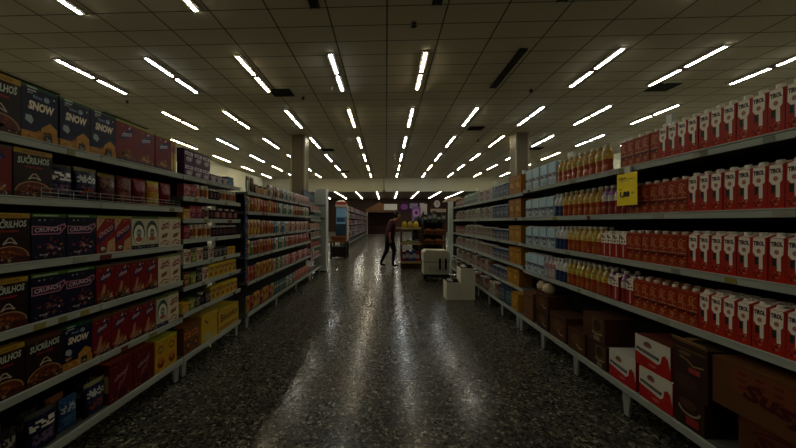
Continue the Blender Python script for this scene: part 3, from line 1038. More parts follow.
def crate(look, w, h, d, base, stripe):
    mb = MB()
    mb.box(-w / 2, w / 2, 0, d, 0, h, mat(base, .5))
    mb.up()
    n = 6
    for i in range(n):
        x = -w / 2 + (i + .25) * w / n
        mb.rect(x, h * .05, x + w / n * .42, h * (.92 - .10 * (i % 3)), mat(stripe if i % 2 else tuple(c * .7 for c in base), .5))
    mb.rect(-w * .5, h * .93, w * .5, h, mat(tuple(c * .6 for c in base), .5))
    mb.up()
    mb.disc(0, h * .5, w * .22, h * .13, mat((.56, .36, .08), .5))
    clutter(mb, -w * .46, h * .05, w * .46, h * .9, 26, ((.20, .07, .02), (.56, .36, .10), (.10, .04, .02), (.40, .30, .12)), .014)
    return Proto('drink_box', look, 'box', w, h, d, mb.mesh('drink_box'))


P['orbox'] = crate('orange cardboard drink box', .225, .285, .20, (.40, .20, .03), (.48, .28, .05))
P['orboxs'] = crate('orange printed drink box', .225, .25, .20, (.44, .24, .03), (.54, .36, .07))
P['yelcase'] = crate('yellow-orange case', .24, .245, .20, (.50, .30, .05), (.40, .16, .04))
mb = MB(); mb.box(-.13, .13, 0, .2, 0, .245, mat((.02, .045, .10), .4)); mb.up()
for i in range(6):
    mb.line([(-.11, .05 + i * .028), (.11, .062 + i * .028)], .009, mat(((.30, .42, .20), (.10, .28, .36), (.44, .44, .40))[i % 3], .4))
P['linecase'] = Proto('drink_box', 'dark blue case with pale lines', 'box', .26, .245, .2, mb.mesh('drink_box'))

# ------------------------------------------------------------------ LEFT: cereal bay
LY = lambda px: Yat(px, -LX)
C0 = 1.34
SH = {0: 'top shelf, cereal bay', 1: 'second shelf down, cereal bay', 2: 'third shelf down, cereal bay', 3: 'fourth shelf down, cereal bay',
      4: 'lowest shelf, cereal bay', 5: 'floor deck, cereal bay'}


def seqrow(spec, side, xf, z, shelf, start, inset=.022, gap=.004):
    y = start
    for key in spec:
        p = P[key]
        put(p, side, xf + inset + R.uniform(0, .008), y + p.w / 2, z, shelf, R.uniform(-.015, .015))
        y += p.w + gap
    return y


y_snow = LY(26)
seqrow(['choc_tall', 'choc_tall'], -1, LX, LEV_A[0], SH[0], y_snow - 2 * .202)
y = seqrow(['snow_tall'] * 3 + ['redtop_tall'] * 3, -1, LX, LEV_A[0], SH[0], y_snow)
while y + .085 < Y_A1:
    y = seqrow(['endon'], -1, LX, LEV_A[0], SH[0], y)
z = LEV_A[1]
y = LY(18)
seqrow(['redfig', 'choc'], -1, LX, z, SH[1], y - .2)
row([P['b_navy']], -1, LX, z, SH[1], LY(56), LY(78), inset=.04)
row([P['b_navyg']], -1, LX, z, SH[1], LY(76), LY(96), inset=.04)
row([P['b_white']], -1, LX, z, SH[1], LY(95), LY(110), inset=.04)
row([P['b_brown'], P['b_redbr']], -1, LX, z, SH[1], LY(111), LY(146), inset=.04)
row([P['b_red'], P['b_yel']], -1, LX, z, SH[1], LY(147), Y_A1 - .075, inset=.04)
seqrow(['choc', 'choc'], -1, LX, LEV_A[2], SH[2], LY(36) - .402)
y = seqrow(['crunch'] * 2 + ['diag_slim'] * 2 + ['penguin_slim'] * 2 + ['white_slim'] * 2, -1, LX, LEV_A[2], SH[2], LY(36))
seqrow(['yellow', 'choc'], -1, LX, LEV_A[3], SH[3], LY(34) - .402)
y = seqrow(['crunch'] * 2 + ['redfig_slim'] * 2 + ['redfig_slim'] * 2, -1, LX, LEV_A[3], SH[3], LY(35))
seqrow(['white_slim'] * 2, -1, LX, LEV_A[3], SH[3], y)
seqrow(['choc', 'choc'], -1, LX, LEV_A[4], SH[4], LY(30) - .402)
y = seqrow(['chocb', 'snow'] + ['redfig_slim'] * 4 + ['penguin_slim', 'white_slim'], -1, LX, LEV_A[4], SH[4], LY(30))
# second boxes behind, seen over the front ones
z0 = .21
# base deck of the cereal bay: jumble of pouches, brown boxes, red and yellow boxes
y_r = LY(112)
for b in range(2):
    for i in range(2):
        put(P['redbase'], -1, LX + .02 + b * .085, y_r + .108 + i * .222, z0, SH[5] + (' back row' if b else ''))
yy = y_r + .455
i = 0
while yy + .142 < Y_A1 - .002:
    for b in range(2):
        put(P['yellow_deep'], -1, LX + .02 + b * .085, yy + .07, z0, SH[5] + (' back row' if b else ''))
    yy += .142
for k, key in enumerate(('b_navyg', 's_blue', 'b_navy', 's_dark', 'b_navyg', 's_blue', 's_brown', 's_dark')):
    put(P[key], -1, LX + .025 + .02 * (k % 2), y_r - .085 - k * .172, z0, SH[5], R.uniform(-.12, .12))
    if k < 6:
        put(P[('s_dark', 's_brown')[k % 2]], -1, LX + .125, y_r - .085 - k * .172, z0, SH[5] + ' back row', R.uniform(-.1, .1))

# wire guard in front of the second shelf
g = MB()
gm = mat((.40, .40, .36), .35, .6)
ga, gb = LY(44), Y_A1 - .02
for zz in (.012, .035, .06):
    g.tube((0, 0, zz), (gb - ga, 0, zz), .0025, gm, 5)
n = int((gb - ga) / .09)
for i in range(n + 1):
    g.tube((i * (gb - ga) / n, 0, 0), (i * (gb - ga) / n, 0, .06), .002, gm, 5)
go = g.build('wire_guard', loc=(-LX - .0165, ga, LEV_A[1] + .0035), rz=PI / 2)
tag(go, 'low wire guard along the shelf of snack bags under the cereal boxes', 'wire guard')

# ------------------------------------------------------------------ LEFT: middle bay
TOP = lambda n: 'top shelf' if n == 0 else '%s shelf down' % ORD[n]
SB = lambda n: TOP(n) + ', middle bay'


def fill(plan, side, xf, z, shelf, Xplane, lim=None):
    """plan: [(from column, to column, [prototype keys])]"""
    for a, b, keys in plan:
        ya, yb = Yat(a, Xplane), Yat(b, Xplane)
        if ya > yb:
            ya, yb = yb, ya
        if lim:
            ya, yb = max(ya, lim[0]), min(yb, lim[1])
        row([P[k] for k in keys], side, xf, z, shelf, ya, yb, hard=lim[1] if lim else None)


limB = (Y_A1 + .03, Y_B1 - .005)
z = LEV_B[0]
fill([(187, 216, ['p_purple'])], -1, LX, z, SB(0), -LX, limB)
fill([(187, 216, ['p_purple'])], -1, LX, z + .141, SB(0) + ' upper tier', -LX, limB)
fill([(216, 228, ['p_purlow']), (228, 241, ['p_blue'])], -1, LX, z, SB(0), -LX, limB)
fill([(186, 199, ['p_pink', 'p_crim']), (199, 212, ['j_cream', 'j_white']), (212, 224, ['j_dark']), (224, 241, ['j_white', 'j_cream'])], -1, LX, LEV_B[1], SB(1), -LX, limB)
fill([(186, 192, ['p_yel']), (192, 204, ['p_crim']), (204, 216, ['j_dark', 'j_white']), (216, 241, ['j_dark', 'j_pink'])], -1, LX, LEV_B[2], SB(2), -LX, limB)
fill([(186, 193, ['p_crim']), (193, 215, ['j_white', 'j_cream']), (215, 241, ['j_dark'])], -1, LX, LEV_B[3], SB(3), -LX, limB)
fill([(186, 197, ['p_white', 'p_grn']), (197, 214, ['p_white', 'p_dark']), (214, 231, ['p_dark']), (231, 241, ['p_yel'])], -1, LX, LEV_B[4], SB(4), -LX, limB)
fill([(186, 193, ['p_brown']), (193, 198, ['p_grn']), (198, 211, ['p_dark', 'p_white']), (211, 241, ['p_yelbox'])], -1, LX, LEV_B[5], SB(5), -LX, limB)
fill([(180, 190, ['p_yel']), (190, 203, ['p_grn', 'p_dark']), (203, 212, ['j_dark', 'p_dark']), (212, 241, ['p_yelbox'])], -1, LX, LEV_B[6], SB(6), -LX, limB)
# base deck: brown boxes and two large yellow cases
P['brownbox'] = pack('upright brown and orange box', .125, .27, .12, (.20, .09, .03), (.46, .20, .05), (.10, .04, .03), (.34, .15, .05))
fill([(186, 203, ['brownbox'])], -1, LX, .21, 'floor deck, middle bay', -LX, limB)
for i, (a, b, wd) in enumerate(((203, 219, None), (220, 240, 'Biscoito'))):
    ya, yb = LY(a), LY(b)
    w = yb - ya - .01
    mb = MB()
    mb.box(-w / 2, w / 2, 0, .3, 0, .30 if i == 0 else .26, mat((.52, .38, .05), .4), mat((.56, .44, .08), .4))
    mb.up()
    if wd:
        mb.text(wd, -w * .42, .11, w * .84, .09, mat((.15, .07, .02), .4), .03, .1, .01)
        mb.rect(-w * .46, .02, w * .46, .06, mat((.34, .20, .04), .4))
    else:
        mb.disc(-w * .1, .05, w * .24, .04, mat((.40, .46, .30), .4))
        mb.line([(-w * .3, .24), (-w * .1, .19)], .02, mat((.2, .08, .03), .4))
    o = mb.build('biscuit_case', loc=(-LX - .02, ya + w / 2 + .005, .2115), rz=PI / 2)
    tag(o, ('plain yellow case on the floor deck of the middle bay', 'yellow case with dark lettering on the floor deck')[i], 'case', 'yellow cases on the floor deck')

# navy clip strip of packets between the bays
cs = empty('clip_strip', (-LX + .035, (Y_B1 + Y_C0) / 2 - .01, 0), PI / 2)
tag(cs, 'tall navy hanging strip of small packets between two shelving bays', 'hanging strip')
mb = MB(); mb.box(-.035, .035, .016, .022, .72, 1.93, mat((.02, .025, .06), .4)); mb.build('strip', cs)
for k in range(9):
    mb = MB()
    zc = .75 + k * .128
    mb.box(-.047, .047, 0, .014, zc, zc + .105, mat(((.025, .04, .12), (.03, .03, .07), (.06, .08, .18))[k % 3], .3))
    mb.up(); mb.rect(-.03, zc + .02, .03, zc + .045, mat((.20, .24, .34), .3)); mb.disc(0, zc + .07, .02, .014, mat((.10, .12, .26), .3))
    mb.build('hanging_packet', cs)
mb = MB(); mb.box(-.02, .02, .012, .032, 1.94, 2.14, mat((.40, .52, .42), .4)); mb.build('sign_holder', sC, loc=(.02, .0, .0))

# ------------------------------------------------------------------ LEFT: far bay
limC = (Y_C0 + .04, Y_C1 - .005)
SCn = lambda n: TOP(n) + ', snack bay'
wm, wm2 = ['s_gold', 's_brown', 's_orange'], ['s_orange', 's_red', 's_brown', 's_gold']
cold, pale = ['s_teal', 's_white', 's_green'], ['s_pink', 's_white', 's_pink', 's_red']
P['tallbrown'] = bag('tall brown snack bag', .13, .235, .05, art((.10, .05, .02), (.30, .16, .06), (.20, .09, .03)))
fill([(249, 256, ['tallbrown'])], -1, LX, LEV_C[0], SCn(0), -LX, limC)
fill([(256, 270, ['p_brown', 'p_yel']), (270, 284, ['s_dark', 's_white', 's_brown']), (284, 296, ['s_teal', 's_white']), (296, 312, ['s_pink', 's_white'])], -1, LX, LEV_C[0], SCn(0), -LX, limC)
fill([(249, 262, wm), (262, 281, wm2), (281, 296, cold), (296, 304, ['s_brown']), (304, 312, ['s_green', 's_white'])], -1, LX, LEV_C[1], SCn(1), -LX, limC)
fill([(249, 262, ['s_gold']), (262, 277, ['s_brown', 's_orange']), (277, 288, ['s_blue', 's_teal', 's_white']), (288, 312, ['s_white', 's_pink', 's_brown'])], -1, LX, LEV_C[2], SCn(2), -LX, limC)
fill([(249, 258, ['s_gold', 's_green']), (258, 276, ['s_red', 's_brown', 's_orange']), (276, 288, cold), (288, 312, ['s_pink', 's_brown', 's_red'])], -1, LX, LEV_C[3], SCn(3), -LX, limC)
fill([(247, 262, wm2), (262, 276, ['s_orange', 's_gold']), (276, 286, ['s_white', 's_green']), (286, 312, pale)], -1, LX, LEV_C[4], SCn(4), -LX, limC)
fill([(247, 276, ['s_gold', 's_red', 's_gold']), (276, 288, ['s_blue', 's_green']), (288, 296, ['s_white', 's_teal']), (296, 312, ['s_pink', 's_orange'])], -1, LX, .22, 'floor deck, snack bay', -LX, limC)
limD = (Y_C1 + .03, Y_D1 - .02)
for n, zz in enumerate(LEV_D):
    row([P[k] for k in (['p_pink', 'p_white'], ['p_tealw', 'p_dark'], ['p_white', 'p_pink'], ['p_dark', 'p_white'], ['p_pink', 'p_brown'], ['p_crim', 'p_white'])[n]], -1, LX, zz, TOP(n) + ', end bay', *limD, hard=limD[1])

# ------------------------------------------------------------------ RIGHT: near run
RY = lambda px: Yat(px, RX)
SR = {0: 'top shelf, drinks side', 1: 'second shelf down, drinks side', 2: 'third shelf down, drinks side', 3: 'fourth shelf down, drinks side'}
plans = {
    0: [(870, 655, ['milk']), (655, 619, ['orange']), (603, 555, ['juice_big', 'juicer_big', 'juice_big']), (555, 523, ['pbluel'])],
    1: [(870, 680, ['milk']), (680, 622, ['orange']), (621, 598, ['purbot']), (597, 560, ['juice_big', 'juicer_big', 'juice_big']), (560, 550, ['bluebot']), (550, 522, ['pblue'])],
    2: [(870, 688, ['milk']), (688, 624, ['orange']), (624, 598, ['whitered']), (598, 562, ['juice', 'juicer']), (562, 551, ['bluebot']), (550, 522, ['pblue'])],
    3: [(870, 692, ['milk']), (692, 630, ['orange']), (630, 603, ['whitered', 'purbot']), (603, 564, ['juice', 'juicer']), (564, 553, ['bluebot']), (552, 541, ['pinkbot']), (540, 523, ['pblue'])]}
for n, pl in plans.items():
    for a, b, keys in pl:
        if keys[0].startswith('pblue'):                              # close the row up to the end of the run
            ya = CUR[(1, round(LEV_RA[n], 3), SR[n], round(RX, 2))]
            wd, yb = P[keys[0]].w, Y_RA1 - .006
            k = int((yb - ya) / (wd + .002))
            row([P[keys[0]]], 1, RX, LEV_RA[n], SR[n], ya, yb, gap=(yb - ya) / k - wd - .0005, hard=yb)
            continue
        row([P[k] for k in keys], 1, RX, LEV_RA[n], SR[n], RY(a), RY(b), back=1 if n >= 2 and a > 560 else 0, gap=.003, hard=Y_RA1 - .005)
ya, yb = RY(619), RY(603)
row([P['wrapwhite']], 1, RX, LEV_RA[0], SR[0], ya, yb + .1)

# far run
SF = lambda n: TOP(n) + ', far drinks run'
limF = (Y_RA1 + .03, Y_RB1 - .03)
for n, zz in enumerate(LEV_RB):
    bl, wh = ('bluepk', 'whitepk') if n < 2 else ('bluelo', 'beigepk')
    if n == 4:
        pl = [(517, 505, ['orboxs']), (505, 490, ['bluelo']), (490, 480, ['redpk', 'whitepk']), (480, 455, ['beigepk', 'redpk', 'whitepk'])]
    else:
        pl = [(519, 508, ['orbox'] if n < 2 else ['orboxs']), (508, 490, [bl]), (490, 476, [wh, 'beigepk'] if n else ['whitepk', 'redpk']), (476, 464, ['greenpk'] if n == 0 else ['whitepk', 'beigepk']), (464, 454, ['redpk', 'whitepk'] if n % 2 else ['redpk'])]
    for a, b, keys in pl:
        ya, yb = max(RY(a), limF[0]), min(RY(b), limF[1])
        row([P[k] for k in keys], 1, RX, zz, SF(n), ya, yb, hard=limF[1])
RB = lambda px: Yat(px, XRB)
row([P['yelcase']], 1, XRB, BASE_R, 'floor deck, far drinks run', max(RB(520), limF[0]), RB(508))
row([P['linecase']], 1, XRB, BASE_R, 'floor deck, far drinks run', RB(509), RB(496))
row([P['redpk'], P['whitepk'], P['beigepk']], 1, XRB, BASE_R, 'floor deck, far drinks run', RB(495), limF[1])

# ------------------------------------------------------------------ RIGHT: cases on the base deck
def case(name, px0, px1, h, d, z, base, artf, label, group, xoff=.02, top=None, rz=0.0, X=None):
    X = X or XRB
    ya, yb = sorted((Yat(px0, X + xoff), Yat(px1, X + xoff)))
    w = yb - ya - .006
    mb = MB()
    mb.box(-w / 2, w / 2, 0, d, 0, h, mat(base, .6), mat(top, .6) if top else None)
    mb.up()
    artf(mb, w, h)
    o = mb.build(name, loc=(X + xoff, (ya + yb) / 2, z + .0015), rz=-PI / 2 + rz)
    tag(o, label, 'case', group)
    return o, ya, yb


def redwhite(mb, w, h):
    wh, rd, bk = mat((.56, .55, .47), .45), mat((.42, .03, .025), .45), mat((.025, .025, .03), .45)
    # white shield over red
    mb.poly([(-w * .5, h * .44), (-w * .1, h * .36), (w * .16, h * .30), (w * .24, h * .38), (w * .28, h * .62), (w * .36, h * .68), (w * .44, h * .60), (w * .5, h * .30), (w * .5, h), (-w * .5, h)], wh)
    mb.up()
    mb.poly([(-w * .46, h * .50), (w * .20, h * .42), (w * .20, h * .52), (-w * .46, h * .60)], bk)
    mb.disc(-w * .12, h * .74, w * .12, h * .13, mat((.20, .12, .09), .45), a0=0, a1=PI)
    mb.disc(-w * .12, h * .735, w * .12, h * .05, mat((.34, .06, .05), .45), a0=PI, a1=2 * PI)
    mb.up()
    mb.text('piracanjuba', -w * .43, h * .505, w * .58, h * .06, mat((.40, .38, .33), .45), .02, .1, -h * .05)
    mb.disc(w * .02, h * .18, w * .12, h * .05, mat((.50, .16, .12), .45))


RW = 'red and white milk cases'
h1 = .205
# the stack of two and the single box
o, a1, b1 = case('milk_case', 673, 639, .22, .26, BASE_R, (.40, .03, .025), redwhite, 'red and white case under another one, deck beside brown cartons', RW, top=(.62, .60, .50))
o, a1, b1 = case('milk_case', 671, 635, .225, .26, BASE_R + .222, (.40, .03, .025), redwhite, 'red and white case on top of the stack of two', RW, xoff=.025, top=(.16, .05, .03))
o, a2, b2 = case('milk_case', 636, 609, .225, .26, BASE_R, (.40, .03, .025), redwhite, 'single low red and white case with pale top', RW, top=(.56, .56, .50))


def darkcarton(mb, w, h):
    c = lambda col: mat(col, .5)
    mb.line([(-w * .3, h * .72), (-w * .05, h * .68), (w * .1, h * .60), (w * .4, h * .64)], .010, c((.30, .22, .13)))
    mb.rect(-w * .02, h * .46, w * .30, h * .56, c((.36, .07, .08)))
    mb.disc(-w * .1, h * .25, w * .34, h * .14, c((.10, .05, .03)))
    mb.rect(-w * .45, h * .86, w * .45, h * .90, c((.17, .10, .05)))
    mb.disc(-w * .15, h * .80, w * .2, h * .04, c((.20, .13, .06)))


def darkcarton2(mb, w, h):
    c = lambda col: mat(col, .5)
    mb.ring(0, h * .62, w * .36, h * .2, .012, c((.36, .30, .20)), PI, 2 * PI)
    mb.rect(-w * .1, h * .12, w * .32, h * .36, c((.30, .05, .05)))
    mb.disc(-w * .05, h * .74, w * .3, h * .16, c((.12, .06, .03)))


DKC = 'dark brown cartons'
h_up = .34
case('brown_carton', 705, 675, .20, .30, BASE_R, (.058, .028, .016), darkcarton2, 'dark brown carton with curved line under open-topped carton', DKC)
o, a3, b3 = case('brown_carton', 708, 673, h_up - .02, .30, BASE_R + .203, (.066, .034, .019), darkcarton, 'dark brown open-topped carton with pink label', DKC, xoff=.02, top=(.07, .045, .025))
# turned-out flap along its top edge
fl = MB()
w = b3 - a3 - .006
fm = mat((.36, .24, .11), .6)
hh = h_up - .02
fl.prism([(0, hh + .001), (.004, hh + .001), (-.012, hh + .028), (-.016, hh + .026)], -w / 2, w / 2, fm, 'x')
fl.prism([(.07, hh + .001), (.30, hh + .001), (.30, hh + .006), (.07, hh + .006)], -w / 2, -w / 2 + .05, fm, 'x')
fl.build('flap', o)


def kraftart(mb, w, h):
    rd = mat((.17, .035, .018), .6)
    dk = mat((.09, .018, .012), .6)
    mb.rect(-w * .36, h * .44, w * .24, h * .93, mat((.20, .075, .028), .6))
    mb.up()
    for i in range(6):
        for j in range(3):
            mb.disc(-w * .30 + i * w * .1, h * .58 + j * h * .13, w * .03, h * .035, rd, 8)
    mb.up()
    mb.text('Susy', -w * .30, h * .30, w * .38, h * .42, dk, .045, .25, -h * .10)
    mb.rect(w * .12, h * .16, w * .30, h * .19, dk)
    mb.line([(w * .11, h * .12), (w * .31, h * .12), (w * .31, h * .40), (w * .11, h * .40), (w * .11, h * .12)], .005, dk)
    mb.text('BISCOITO', w * .13, h * .30, w * .16, h * .06, dk)
    mb.text('10', w * .38, h * .12, w * .09, h * .25, dk, .03)


def kraftart2(mb, w, h):
    dk = mat((.10, .02, .014), .6)
    mb.rect(-w * .5, h * .80, w * .5, h, mat((.15, .05, .022), .6))
    mb.up()
    mb.text('Susy', -w * .40, h * .36, w * .40, h * .44, dk, .045, .25, -h * .08)
    mb.ring(-w * .2, h * .6, w * .24, h * .3, .01, dk, .6, 2.6)


KC = 'large kraft cases'
case('kraft_case', 1000, 738, .245, .40, BASE_R, (.13, .060, .022), kraftart2, 'large kraft case with red script below its twin', KC, xoff=.05)
case('kraft_case', 955, 712, .27, .40, BASE_R + .247, (.16, .080, .028), kraftart, 'large kraft case with red script and dotted panel, uppermost', KC, xoff=.035)

# brown cardboard cases further along
def roundart(mb, w, h):
    c = lambda col: mat(col, .6)
    mb.rect(-w * .06, h * .30, w * .40, h * .92, c((.17, .10, .05)))
    mb.up()
    mb.disc(w * .17, h * .64, w * .18, h * .22, c((.07, .035, .018)))
    mb.line([(-w * .06, h * .34), (w * .1, h * .28), (w * .40, h * .34)], .010, c((.40, .33, .22)))
    mb.rect(w * .02, h * .04, w * .28, h * .22, c((.26, .22, .16)))


def plainart(mb, w, h):
    c = lambda col: mat(col, .6)
    mb.disc(0, h * .55, w * .30, h * .26, c((.16, .085, .035)))
    mb.up()
    mb.line([(w * .02, h * .36), (w * .16, h * .24), (w * .36, h * .26)], .012, c((.42, .36, .22)))
    mb.rect(-w * .4, h * .84, w * .4, h * .88, c((.07, .035, .02)))


BC = 'brown cardboard cases on the drinks deck'
kb = (.115, .058, .028)
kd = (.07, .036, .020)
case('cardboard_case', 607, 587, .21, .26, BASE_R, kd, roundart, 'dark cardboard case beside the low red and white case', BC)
case('cardboard_case', 605, 583, .225, .26, BASE_R + .212, kb, roundart, 'cardboard case with round mark on top of a dark case', BC, xoff=.03)
case('cardboard_case', 585, 568, .215, .26, BASE_R, kb, plainart, 'cardboard case with white corner mark, lowest and alone', BC)
case('cardboard_case', 566, 550, .27, .26, BASE_R, kb, plainart, 'cardboard case with cream squiggle between two plain ones', BC)
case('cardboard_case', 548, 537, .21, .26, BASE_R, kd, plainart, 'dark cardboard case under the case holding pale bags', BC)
case('cardboard_case', 548, 536, .20, .26, BASE_R + .212, kb, plainart, 'cardboard case carrying pale bags on its top', BC, xoff=.025)
case('cardboard_case', 533, 524, .36, .24, BASE_R, (.20, .11, .05), lambda mb, w, h: mb.rect(-w * .4, h * .8, w * .4, h * .84, mat(kd, .6)), 'tall narrow kraft case beside the yellow-orange case', BC, xoff=.02)
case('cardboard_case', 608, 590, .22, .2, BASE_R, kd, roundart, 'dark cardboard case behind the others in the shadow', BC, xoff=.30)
# yellow price sign hanging from the top rail
ya, yb = Yat(637, RX - .03), Yat(617, RX - .03)
w = abs(yb - ya)
sg = empty('price_sign', (RX - .03, (ya + yb) / 2, 0), -PI / 2)
tag(sg, 'yellow price card hanging from the top rail above the bottles', 'price sign')
zt, zb = Zat(171, ya, RX), Zat(204.5, ya, RX)
mb = MB()
ym = mat((.86, .72, .04), .5)
bk = mat((.02, .02, .03), .5)
mb.box(-w / 2, w / 2, 0, .004, zb, zt, ym)
mb.up()
h = zt - zb
mb.text('OFERTA', -w * .40, zb + h * .80, w * .42, h * .08, bk, .03)
mb.text('leite 1L', w * .08, zb + h * .79, w * .32, h * .05, bk, .01)
mb.rect(-w * .40, zb + h * .755, w * .1, zb + h * .765, bk)
mb.text('R$', -w * .38, zb + h * .47, w * .14, h * .07, bk, .02)
mb.text('1,88', -w * .34, zb + h * .22, w * .50, h * .22, bk, .06)
mb.text('un', w * .24, zb + h * .34, w * .14, h * .06, mat((.30, .18, .03), .5))
mb.build('card', sg)
mb = MB(); mb.box(-.03, .03, .005, .02, zt - .02, zt + .05, mat((.5, .5, .48), .3)); mb.build('clip', sg)

# ================================================================== THE FAR FLOOR
# tall grey end panel at the end of the left run
yE = Y_D1 + .05
mb = MB()
em = mat((.50, .53, .50), .5, scale=2)
mb.box(-2.20, -1.84, yE, yE + .40, .05, 2.56, em)
mb.build('x')
o = bpy.data.objects['x']; o.name = 'grey_divider'; o.data.name = 'grey_divider'
tag(o, 'tall pale grey end panel closing the far cereal-side shelving', 'panel')
for zz in (1.62, 2.02):
    q = MB(); q.box(-2.19, -1.85, yE - .012, yE, zz, zz + .05, mat((.24, .25, .24), .5)); q.build('trim_strip', o)
q = MB(); q.box(-2.17, -1.87, yE + .04, yE + .36, 0, .05, slotm); q.build('plinth', o)
# navy frame on top of the end bay
mb = MB()
nm_ = mat((.03, .07, .12), .4)
wD = Y_D1 - Y_C1
mb.box(.0, wD - .03, .20, .24, 1.88, 2.40, nm_)
mb.rect(.06, 2.20, wD - .10, 2.34, mat((.16, .22, .26), .5), y=.20)
mb.rect(.06, 1.98, wD - .10, 2.12, mat((.30, .32, .30), .5), y=.20)
mb.build('header_frame', sD)

# end cap on the right run
yE2 = Y_RB1 + .02
ec = empty('canopy_display', (0, yE2, 0))
tag(ec, 'pale blue-white end panel with beige canopy at far drinks run', 'end display')
mb = MB(); mb.box(RX - .14, RX + .0, 0, .05, .03, 2.14, mat((.82, .90, .88), .4)); mb.build('edge_panel', ec)
mb = MB(); mb.box(RX + .004, RX + .55, 0, .05, .03, 2.14, mat((.10, .10, .10), .5)); mb.build('panel', ec)
mb = MB()
pts = [(RX - .2 + .9 * i / 10, 2.17 + .10 * math.sin(PI * (i / 10) ** .7) + .02 * math.sin(i * 2.1)) for i in range(11)]
mb.prism([(RX - .2, 2.15), (RX + .7, 2.15)] + pts[::-1], .0, .6, mat((.76, .62, .50), .6))
mb.build('canopy', ec)
mb = MB(); mb.box(RX + .0, RX + .7, .06, .12, 1.85, 2.145, mat((.18, .07, .045), .5)); mb.build('header_board', ec)

# white L-shaped stand in the aisle
Yw = 6.3
x0, x1, x2 = Xat(446.5, Yw), Xat(460.5, Yw), Xat(475, Yw)
ls = empty('display_stand', (0, Yw, 0))
tag(ls, 'white L-shaped stepped stand alone on the floor by drinks run', 'stand')
wm_ = mat((.72, .72, .60), .5, scale=3)
z1, z2 = Zat(282, Yw), Zat(268, Yw)
mb = MB(); mb.box(x0, x1 - .002, 0, .34, 0, z1, wm_); mb.build('low_box', ls)
mb = MB(); mb.box(x1, x2, 0, .34, 0, z2, wm_); mb.build('tall_box', ls)
for (a, b, z) in ((x0, x1, z1), (x1, x2, z2)):
    mb = MB()
    mb.box(a + .02, b - .02, .02, .32, z, z + .012, slotm)
    mb.box(a + .05, a + .13, .05, .24, z + .012, z + .03, mat((.62, .62, .58), .3))
    mb.box(a + .16, b - .04, .08, .30, z + .012, z + .055, mat((.05, .05, .05), .4))
    mb.build('top_tray', ls)

# white chest on a low black cart
Yc = 8.15
x0, x1 = Xat(424, Yc), Xat(449, Yc)
wmc = mat((.55, .55, .45), .5, scale=3)
ch = empty('chest', (0, Yc, 0))
tag(ch, 'white lidded chest with black handles on a low black cart', 'chest')
za, zb_, zc = Zat(274, Yc), Zat(262, Yc), Zat(252, Yc)
mb = MB(); mb.box(x0, x1, 0, .5, za, zb_, wmc); mb.rect(x0 + .12, za + .05, x1 - .06, za + .2, mat((.46, .47, .42), .5)); mb.build('tub', ch)
mb = MB(); mb.box(x0 - .015, x1 + .015, -.02, .52, zb_ + .015, zc, wmc); mb.prism([(x0 - .01, zc), (x1 + .01, zc), (x1 - .05, zc + .04), (x0 + .05, zc + .05)], 0, .5, wmc); mb.build('lid', ch)
mb = MB(); mb.box(x0 - .005, x1 + .005, -.005, .505, zb_, zb_ + .015, slotm); mb.build('seal', ch)
for xx in (x1 - .26, x1 - .11):
    mb = MB(); mb.box(xx, xx + .05, -.04, -.021, za + .12, zb_ + .10, slotm); mb.build('handle', ch)
mb = MB(); mb.box(x0 - .02, x1 + .02, -.02, .54, .12, za - .001, mat((.03, .03, .03), .5)); mb.build('cart_deck', ch)
for xx in (x0 + .06, x1 - .06):
    for yy in (.06, .46):
        mb = MB(); mb.tube((xx - .02, yy, .06), (xx + .02, yy, .06), .06, slotm, 12); mb.build('wheel', ch)

dw = mat((.13, .075, .04), .6, scale=6)
dk = mat((.035, .03, .028), .6)
FARP = []


def small(name, look, cat, x, y, z, w, d, h, col, col2=None, where='', shape='box'):
    """a small far-off article: a box with a printed band, or a rounded heap-like bag"""
    mb = MB()
    if shape == 'box':
        mb.box(-w / 2, w / 2, 0, d, 0, h, mat(col, .45))
        if col2:
            mb.up(); mb.rect(-w * .42, h * .35, w * .42, h * .7, mat(col2, .45))
    elif shape == 'round':
        mb.lathe([(w * .32, 0, 0), (w * .5, h * .25, 0), (w * .48, h * .6, 0), (w * .3, h * .9, 0), (w * .08, h, 0)], 12, [mat(col, .5)], cy=d / 2)
    elif shape == 'basket':
        mb.prism([(-w * .44, 0), (w * .44, 0), (w * .5, h), (w * .46, h), (w * .41, .015), (-w * .41, .015), (-w * .46, h), (-w * .5, h)], 0, d, mat(col, .7, bump=.4, scale=60))
        mb.box(-w * .43, w * .43, 0, .012, .0, h * .9, mat(col, .7))
        mb.box(-w * .43, w * .43, d - .012, d, .0, h * .9, mat(col, .7))
        if col2:
            mb.box(-w * .5, w * .5, -.012, 0, h * .82, h * 1.02, mat(col2, .6))
    elif shape == 'loaf':
        n = 7
        mb.prism([(-w / 2, 0), (w / 2, 0)] + [(w / 2 * math.cos(PI * i / n), h * .35 + h * .65 * math.sin(PI * i / n)) for i in range(n + 1)], 0, d, mat(col, .6))
    o = mb.build(name, loc=(x, y, z + .0015))
    FARP.append((o, look, where, cat, x))
    return o


yb0, yb1 = sorted((Yat(547, XRB + .05), Yat(538, XRB + .05)))
for i in range(2):
    small('pale_bag', 'pale crumpled bag', 'bag', XRB + .12 + .02 * i, (yb0 + yb1) / 2 - .09 + .18 * i, BASE_R + .414, .15, .14, .13, (.56, .48, .36), None, 'on cardboard case, drinks deck', 'round')

